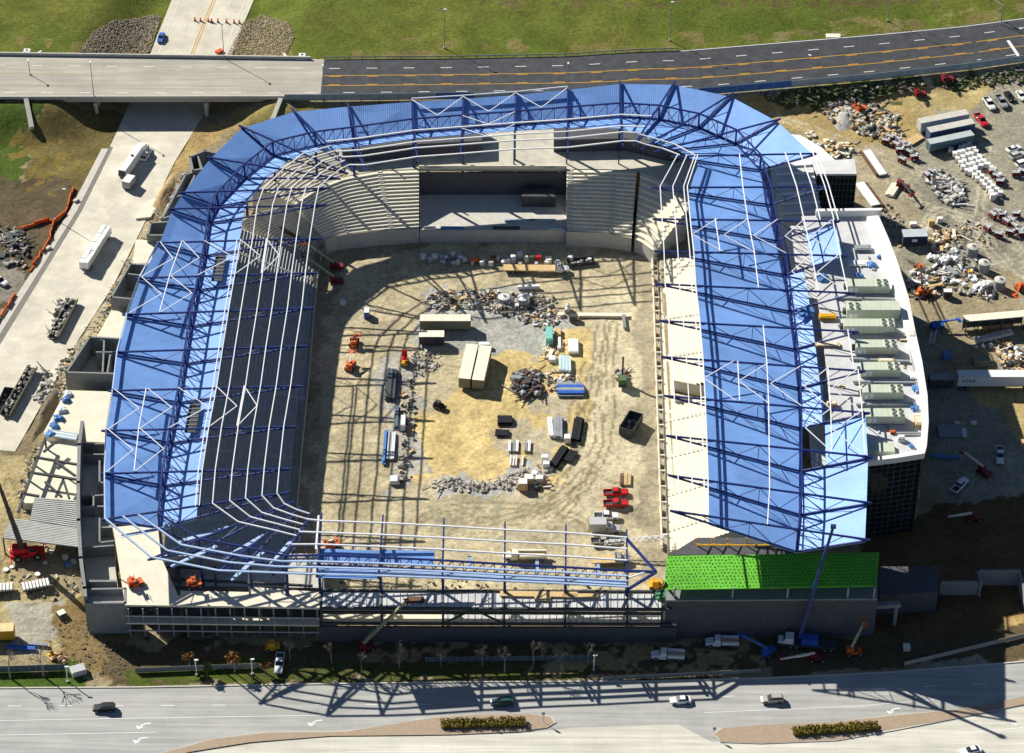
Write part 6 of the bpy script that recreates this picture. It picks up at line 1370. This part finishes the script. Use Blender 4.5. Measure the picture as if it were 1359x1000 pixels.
for i, (x, y) in enumerate(((66, 577), (72, 566), (78, 556), (82, 545), (86, 533), (90, 524))): tag(tarp(x, y, 3, 1.7, 1.5, 1.1, ['blue wrapped stack on the slab edge, at the metal sheets', 'blue wrapped stack next to the one at the metal sheets', 'blue and white stack on the slab edge, third from metal sheets', 'pale wrapped stack mid slab edge', 'blue wrapped stack near the block room corner', 'pale wrapped bundle touching the block room corner'][i], [M_TARPB, M_WHITE][i % 2 if i > 1 else 0], 'wrapped_stack', 'wrapped stack'), ['blue wrapped stack on the slab edge, at the metal sheets', 'blue wrapped stack next to the one at the metal sheets', 'pale wrapped stack third from metal sheets', 'blue wrapped stack in mid slab edge', 'pale wrapped stack near the block room corner', 'blue wrapped bundle touching the block room corner'][i], 'wrapped stack')
stack('steel_sheet_pack', 'pale blue sheet bundles at the broad slab edge', 'steel sheets', (60, 575), (103, 582), 5, 2.4, M_FENCEG, 1, .3, z=3.0, m2=M_WHITE)
heap('debris_field', 'red and grey tools at the foot of the roof columns on the slab', [(138, 545), (147, 545), (147, 575), (140, 575)], 24, .3, .8, [M_RUST, M_DGREY, M_WOOD], pile=.3)
boomlift('orange forklift inside the large open block room', (147, 508), (154, 505), 1.6, M_ORANGE, M_ORANGE, 0, basket=False)
for lb, a, b in (('flatbed trailer with pale ribbed load beside the red crane', (30, 785), (66, 778)), ('flatbed trailer with pale ribbed load cut by the gravel pad edge', (-20, 787), (18, 784))):
    c, rz, ln = ends(a, b); o = thing('flatbed_trailer', lb, 'trailer', c, rz); MB().box((0, 0, .9), (ln, 2.4, .3)).build('bed', M_DGREY, o, False); wheels(o, (-ln/2+1, ln/2-1), .95, .42, .3)
    for i in range(8): MB().box((-ln/2+ln/8*(i+.5), 0, 1.3), (ln/8-.22, 2.3, .5)).build('bundle', M_PARA, o, False)
o = trailer('yellow container with cream top on the gravel pad', (-26, 849), (18, 847), 2.6, 2.5, mat('cream_yellow', (.72, .58, .30)), M_YELLOW, 'container', 'container', L_=8)
stack('pipe_bundle', 'long blue pipe with white end on the gravel pad', 'pipes', (8, 860), (48, 863), 2, 1.0, M_BLUE, 1, .5); stack('pipe_bundle', 'short grey blue pipe beside the yellow container shadow', 'pipes', (38, 856), (64, 858), 2, .9, M_GREY, 1, .5)
cargo('crate', 'square crate with pale top standing alone on the tyre tracks', 'crate', (82, 818), (1.9, 1.7, 1.0), M_DGREY, .6, mt=M_CREAMT)
for px, m_, lb in (((87, 742), M_WHITEP, 'white tool box on the ground by the long wall'), ((98, 748), M_SILVER, 'silver tool box beside the white one'), ((91, 752), M_TARPB, 'blue tool box beside the long wall')): cargo('tool_box', lb, 'box', px, (1.2, 1.0, .8), m_, .4)
for i, px in enumerate(((27, 727), (68, 733), (8, 757), (50, 763))): tag(MB().tube(gnd(*px)+Vector((0, 0, 0)), gnd(*px)+Vector((0, 0, .3)), .65, 14).build('outrigger_mat', M_PARA), ['white round outrigger mat behind the red crane engine', 'white round outrigger mat between red crane and metal deck', 'white round outrigger mat toward the scrub beside red crane', 'white round outrigger mat beside the ribbed loads'][i], 'mat')
heap('brush_pile', 'brown brush and branches between gravel pad and the terrace shade', [(70, 830), (120, 820), (160, 850), (168, 895), (120, 900), (80, 880), (60, 862)], 420, .07, .26, [M_TWIG, M_TWIG, M_SOIL], cat='brush', pile=.4)
o = cargo('generator', 'grey generator cabinet with tilted panel on the verge', 'generator', (104, 893), (3.2, 2.4, 1.2), M_SILVER, .4)
heap('block_scatter', 'timber trestle and pallets at the gravel pad corner', [(60, 872), (72, 864), (90, 870), (84, 880)], 14, .5, 1.0, [M_WOOD, M_YELLOW, M_RUST], pile=.3)
# ------------------------------------------------------------------ verge: fences, posts, trees, hedges, shrubs
def vfence(label, a, b, h, m, n, name='screened_fence'):
    o = thing(name, label, 'fence', gnd(*a)); p, q = gnd(*a), gnd(*b)
    for i in range(n):
        u, v = lerp(p, q, i/n), lerp(p, q, (i+1)/n); MB().beam(u+Vector((.04, 0, h/2)), v+Vector((-.04, 0, h/2)), .06, h).build('screen_panel', m, o); MB().beam(u, u+Vector((0, 0, h+.1)), .1).build('post', M_GREY, o)
    return o
f1 = vfence('slate screened fence along the verge beside the gravel pad', (-10, 893), (88, 890), 1.9, mat('fence_slate', (.10, .14, .17)), 10)
vfence('low slate fence under the bare trees along the shaded verge', (565, 879), (790, 876), 1.5, mat('fence_slate', (.10, .14, .17)), 22)
vfence('grey mesh fence between verge and terrace shade', (180, 893), (345, 886), 1.4, mat('fence_mesh', (.22, .24, .24)), 16)
vfence('pale chain fence along the kerb by the utility trucks', (800, 903), (1010, 893), 1.2, mat('fence_mesh', (.22, .24, .24)), 20)
vfence('pale chain fence curving up to the sunlit soil corner', (1200, 884), (1359, 846), 1.2, mat('fence_pale', (.40, .38, .33)), 16)
for px, lb in (((90, 905), 'white post at the end of the slate fence by the generator'), ((261, 896), 'white post on the grass near the russet shrubs'), ((335, 895), 'white post beside the white pickup on the verge'), ((788, 890), 'white post in truss shadows on the shaded verge')):
    c = gnd(*px); o = thing('marker_post', lb, 'post', c); MB().tube((0, 0, 0), (0, 0, 4.6), .12, 8).build('pole', M_WHITE, o, False); MB().box((.2, 0, 4.6), (.9, .35, .15)).build('lamp_head', M_WHITE, o, False); MB().box((0, 0, .15), (.5, .5, .3)).build('base', M_CONC, o, False)
for px, lb in (((721, 959), 'thin sign post on the tip of hedge island'), ((947.5, 979), 'thin sign post on the blunt tip of second hedge island')):
    c = gnd(*px); o = thing('sign_post', lb, 'sign', c); MB().tube((0, 0, .1), (0, 0, 3.0), .05, 6).build('pole', M_GREY, o, False); MB().box((0, 0, 2.7), (.7, .06, .9)).build('sign_plate', M_GREY, o, False)
def bare_tree(label, px, h, seed, leaf=None, cat='tree', n_l=500):
    rr = random.Random(seed); c = gnd(*px); o = thing('bare_tree' if not leaf else 'autumn_tree', label, cat, c); tr = MB(); br_ = MB(); tips = []
    tr.tube((0, 0, -.1), (0, 0, h*.35), h*.022+.05, 7, h*.016+.03)
    def grow(p, d, L, r, k):
        q = p+d*L; (tr if k == 0 else br_).tube(p, q, r, 5, r*.6)
        if k >= 4: tips.append(q); return
        for _ in range(rr.choice((3, 3, 4)) if k < 3 else 3):
            e = (d+Vector((rr.uniform(-1, 1), rr.uniform(-1, 1), rr.uniform(-.25, .6)))*.75).normalized(); grow(q-d*L*rr.uniform(0, .4), e, L*rr.uniform(.6, .85), max(r*.6, .03), k+1)
    grow(Vector((0, 0, h*.3)), Vector((rr.uniform(-.1, .1), rr.uniform(-.1, .1), 1)).normalized(), h*.24, h*.014+.02, 0)
    tr.build('trunk', M_TWIG, o, False); b = br_.build('crown', M_TWIG, o, False)
    if leaf:
        lf = MB()
        for t in tips:
            for _ in range(4):
                p = t+Vector((rr.uniform(-.5, .5), rr.uniform(-.5, .5), rr.uniform(-.5, .4))); s_ = rr.uniform(.12, .28); a = Vector((rr.uniform(-1, 1), rr.uniform(-1, 1), rr.uniform(-1, 1))).normalized()*s_; bb = a.orthogonal().normalized()*s_
                lf.add([p-a, p+bb, p+a, p-bb], [(0, 1, 2, 3)])
        lf.build('leaves', leaf, b, False, kind='stuff')
    return o
for i, (px, h, lb) in enumerate((((14, 900), 7, 'bare grey tree on the grass before the slate fence, toward its open end'), ((58, 898), 7, 'bare grey tree on the grass before the slate fence, near white post'), ((708, 884), 7, 'tallest bare grey tree on the shaded verge'), ((640, 884), 5, 'small bare tree by the low slate fence'), ((780, 884), 6, 'bare grey tree beside the white post in shade'), ((440, 880), 5, 'thin bare tree in the shade below olive boom lift'), ((385, 876), 5, 'thin bare tree behind the white pickup on the verge'), ((530, 886), 6, 'bare tree under the olive boom lift side of the verge'), ((670, 892), 5.5, 'bare tree between the tallest one and the small one'), ((745, 893), 5.5, 'bare tree between the tallest one and the white post'), ((480, 894), 5, 'thin bare tree on the kerb side of dark verge'), ((585, 886), 4.5, 'low bare sapling at the end of low slate fence'))): bare_tree(lb, px, h*1.25, 30+i)
for i, (px, h, lb, lf) in enumerate((((312, 893), 5.5, 'russet leaved young tree beside the white post', M_LEAFB), ((252, 888), 4.5, 'brown leaved shrub tree at the shade edge', M_LEAFB), ((352, 893), 3.2, 'small russet tree near the white pickup', M_LEAFB), ((275, 898), 3.5, 'green and brown leaved shrub on the grass verge', M_SHRUB))): bare_tree(lb, px, h, 60+i, lf)
def hedge(label, a, b, wd, h):
    c, rz, ln = ends(a, b); o = thing('hedge', label, 'hedge', (c.x, c.y, .2), rz); rr = random.Random(5)
    n = int(ln/.9)
    for k in range(n):
        x = -ln/2+ln/n*(k+.5); mb = MB()
        hh = h*rr.uniform(.75, 1.2); ww = wd*rr.uniform(.75, 1.08)
        mb.rock((x, -wd*.2, .35), .75, .8); mb.rock((x, wd*.2, .35), .75, .8)
        for _ in range(170):
            p = Vector((x+rr.gauss(0, .32), rr.uniform(-.5, .5)*ww, hh*(.2+.8*rr.random()))); s_ = rr.uniform(.1, .2); a_ = Vector((rr.uniform(-1, 1), rr.uniform(-1, 1), rr.uniform(-1, 1))).normalized()*s_; bb = a_.orthogonal().normalized()*s_
            mb.add([p-a_, p+bb, p+a_, p-bb], [(0, 1, 2, 3)])
        mb.build('shrub', M_HEDGE, o, False)
hedge('clipped green and gold hedge on the longer brick island', (586, 964), (697, 961), 2.6, 1.1); hedge('clipped green and gold hedge on the second brick island', (1053, 974), (1164, 966), 2.4, 1.1)
# riprap slopes beside the bridge
heap('riprap_slope', 'grey brown riprap slope on the blue car side beyond the bridge', [(106, 70), (122, 44), (150, 28), (205, 19), (214, 24), (200, 68), (192, 73)], 3600, .12, .28, [M_ROCK, M_ROCKT, M_ROCKT], cat='riprap', pile=.1, rocks=True)
heap('riprap_slope', 'tan riprap slope across the road from the blue car', [(300, 74), (322, 30), (350, 19), (382, 30), (391, 50), (380, 74)], 3600, .12, .28, [M_ROCKT], cat='riprap', pile=.1, rocks=True)
dr = None
def drum():
    o = thing('traffic_drum', 'orange and white traffic drum in the line closing the road beyond the bridge', 'traffic drum', (0, 0, 0), 0, 'orange drums closing the road')
    MB().tube((0, 0, 0), (0, 0, .12), .38, 10).build('base', M_TYRE, o, False); MB().tube((0, 0, .12), (0, 0, 1.1), .3, 10, .22).build('body', M_ORANGE, o, False); MB().tube((0, 0, .55), (0, 0, .75), .275, 10, .26).build('stripe', M_WHITE, o, False); return o
d0 = drum()
for i, (x, y) in enumerate([(258+i*8.5+random.uniform(-3, 3), 28+i*.5) for i in range(8)]):
    q = d0 if i == 0 else dup(d0, (0, 0, 0), 0); q.location = gnd(x, y); q.location.z += .1
stack('timber_stack', 'orange timber barricade by the bridge on the closed road', 'barricade', (287, 72), (295, 68), 3, 1.4, M_ORANGE, 1, .6)
for px, lb in (((36, 70), 'pale concrete drain inlet on the grass left of the bridge'), ((401, 76), 'pale concrete drain inlet on the grass at bridge end')):
    c = gnd(*px); o = thing('drain_inlet', lb, 'drain', c); MB().box((0, 0, .4), (1.8, 1.6, .8)).build('box', M_PARA, o, False); MB().slab([(-2, -3, .1), (2, -3, .1), (1, -.8, .7), (-1, -.8, .7)], .2).build('apron', M_PARA, o, False); MB().box((0, 0, .82), (.7, .7, .06)).build('grate', M_DGREY, o, False)
o = cargo('drain_inlet', 'flat pale utility pad on the grass beside the curving highway', 'drain', (1106, 49), (4.2, 2.2, .2), M_CREAM)
# lamps along the highway
for base, h, arm, ang, lb in (((590, 64), 12.5, 0, 0, 'tall grey lamp on the grass beyond the guard rail, opposite curved roof'), ((889, 54), 12.5, 0, 0, 'tall grey lamp on the grass where the guard rail ends'), ((1178, 28), 12, 0, 0, 'tall grey lamp on the grass beyond the utility pad'), ((1074, 124), 12, .6, 2.6, 'grey lamp behind the screened fence above the soil track'), ((1351, 88), 12, .6, 2.6, 'grey lamp by the stop bar at the end of the highway')):
    lamp_post(lb, base, h, arm, ang)
for x, f, lb in ((at(753, 128, 5.9).x, 1.06, 'grey lamp rising behind the curved blue roof'), (at(430, 136, 6).x, 1.05, 'grey lamp at the end of the bridge near the roof corner'), (at(125, 130, 6).x, .985, 'grey lamp on the bridge parapet facing the haul road'), (at(298, 75, 6).x, .02, 'grey lamp on the far bridge parapet'), (at(46, 75, 6).x, .45, 'short grey pole on the bridge shoulder')):
    c = hwpt(x, f, 0); o = thing('street_lamp', lb, 'street lamp', c if f < 1 else (c.x, c.y, T(c.x, c.y))); hh = 12.0 if f > .5 or f < .1 else 5
    MB().tube((0, 0, 0), (0, 0, .5), .28, 10).build('base', M_CONC, o, False); MB().tube((0, 0, .4), (0, 0, hh), .12, 8, .08).build('pole', M_GREY, o, False); MB().box((0, -.3, hh), (.4, .9, .2)).build('lamp_head', M_WHITE, o, False)
g = thing('traffic_signal', 'grey mast arm signal over the end of the highway', 'traffic signal', gnd(1328, 34)); c = gnd(1328, 34)
MB().tube(c, c+Vector((0, 0, 7)), .18, 8, .12).build('pole', M_GREY, g); MB().tube(c+Vector((0, 0, 6.6)), c+Vector((-6, 8, 7.4)), .12, 8, .07).build('mast_arm', M_GREY, g)
for t in (.5, .95): MB().box(lerp(c+Vector((0, 0, 6.2)), c+Vector((-6, 8, 6.9)), t), (.4, .4, 1.0)).build('signal_head', M_DGREY, g)
# ------------------------------------------------------------------ workers
def worker(label, p, rz, m, grp=None):
    V = [(0, 0, .95), (0, 0, 1.2), (0, 0, 1.45), (0, 0, 1.55), (.02, 0, 1.7), (0, .2, 1.42), (.08, .28, 1.15), (.22, .24, .98), (0, -.2, 1.42), (.08, -.28, 1.15), (.22, -.24, .98), (0, .1, .9), (.05, .12, .48), (0, .13, .06), (.14, .13, .04), (0, -.1, .9), (-.03, -.12, .48), (-.1, -.13, .06), (.05, -.13, .04)]
    E = [(0, 1), (1, 2), (2, 3), (3, 4), (2, 5), (5, 6), (6, 7), (2, 8), (8, 9), (9, 10), (0, 11), (11, 12), (12, 13), (13, 14), (0, 15), (15, 16), (16, 17), (17, 18)]
    rad = [.15, .15, .17, .06, .11, .07, .05, .04, .07, .05, .04, .1, .07, .05, .05, .1, .07, .05, .05]
    me = bpy.data.meshes.new('person'); me.from_pydata(V, E, []); me.materials.append(m); o = bpy.data.objects.new('person', me); COL.objects.link(o)
    md = o.modifiers.new('skin', 'SKIN')
    for i, s_ in enumerate(me.skin_vertices[0].data): s_.radius = (rad[i], rad[i]); s_.use_root = i == 0
    o.modifiers.new('sub', 'SUBSURF').levels = 1; o.location = p; o.rotation_euler.z = rz; tag(o, label, 'person')
    h = MB().tube((.02, 0, 1.72), (.02, 0, 1.86), .15, 10, .09).build('hard_hat', M_WHITE, o, False); return o
worker('person in yellow vest and white hard hat on terrace edge beside the lift', at(159, 768, Zu), .5, M_HIVIS); worker('person in yellow vest standing next to the platform lift with workers', at(173, 772, Zu), 2, M_HIVIS)
worker('person in yellow vest by the terrace lift under the trusses', at(266, 775, Zu), 1, M_HIVIS); worker('person in dark clothes and hard hat on the ribbed deck by rusty stack', at(560, 799, Zu), 0, M_DGREY)

for lb, pl, n in (('fine rubble and offcuts on the shoulder between haul road and slab wedge', [(120, 440), (150, 380), (176, 340), (186, 345), (160, 400), (128, 446)], 160), ('timber, hoses and rubble between scrap trailers and the large block room', [(66, 520), (84, 470), (104, 450), (116, 452), (92, 505), (78, 530)], 150), ('loose rubble and boards round the bare steel beams', [(20, 660), (40, 600), (62, 578), (52, 620), (34, 680)], 140), ('boards and rubble strewn about the red crane', [(5, 765), (60, 760), (100, 760), (104, 790), (60, 800)], 70), ('small rubble on the straw coloured ground by the stair tower', [(1140, 280), (1180, 270), (1205, 300), (1195, 330), (1170, 300)], 120), ('mixed rubble between the domed tanks and red lift cluster', [(1255, 300), (1300, 290), (1320, 325), (1300, 330), (1270, 325)], 90), ('scattered boards under the open roof frame', [(430, 745), (560, 750), (830, 765), (830, 785), (430, 780)], 150)):
    heap('debris_field', lb, pl, n, .12, .55, [M_ROCK, M_CONC, M_WOOD, M_DGREY], pile=.25)
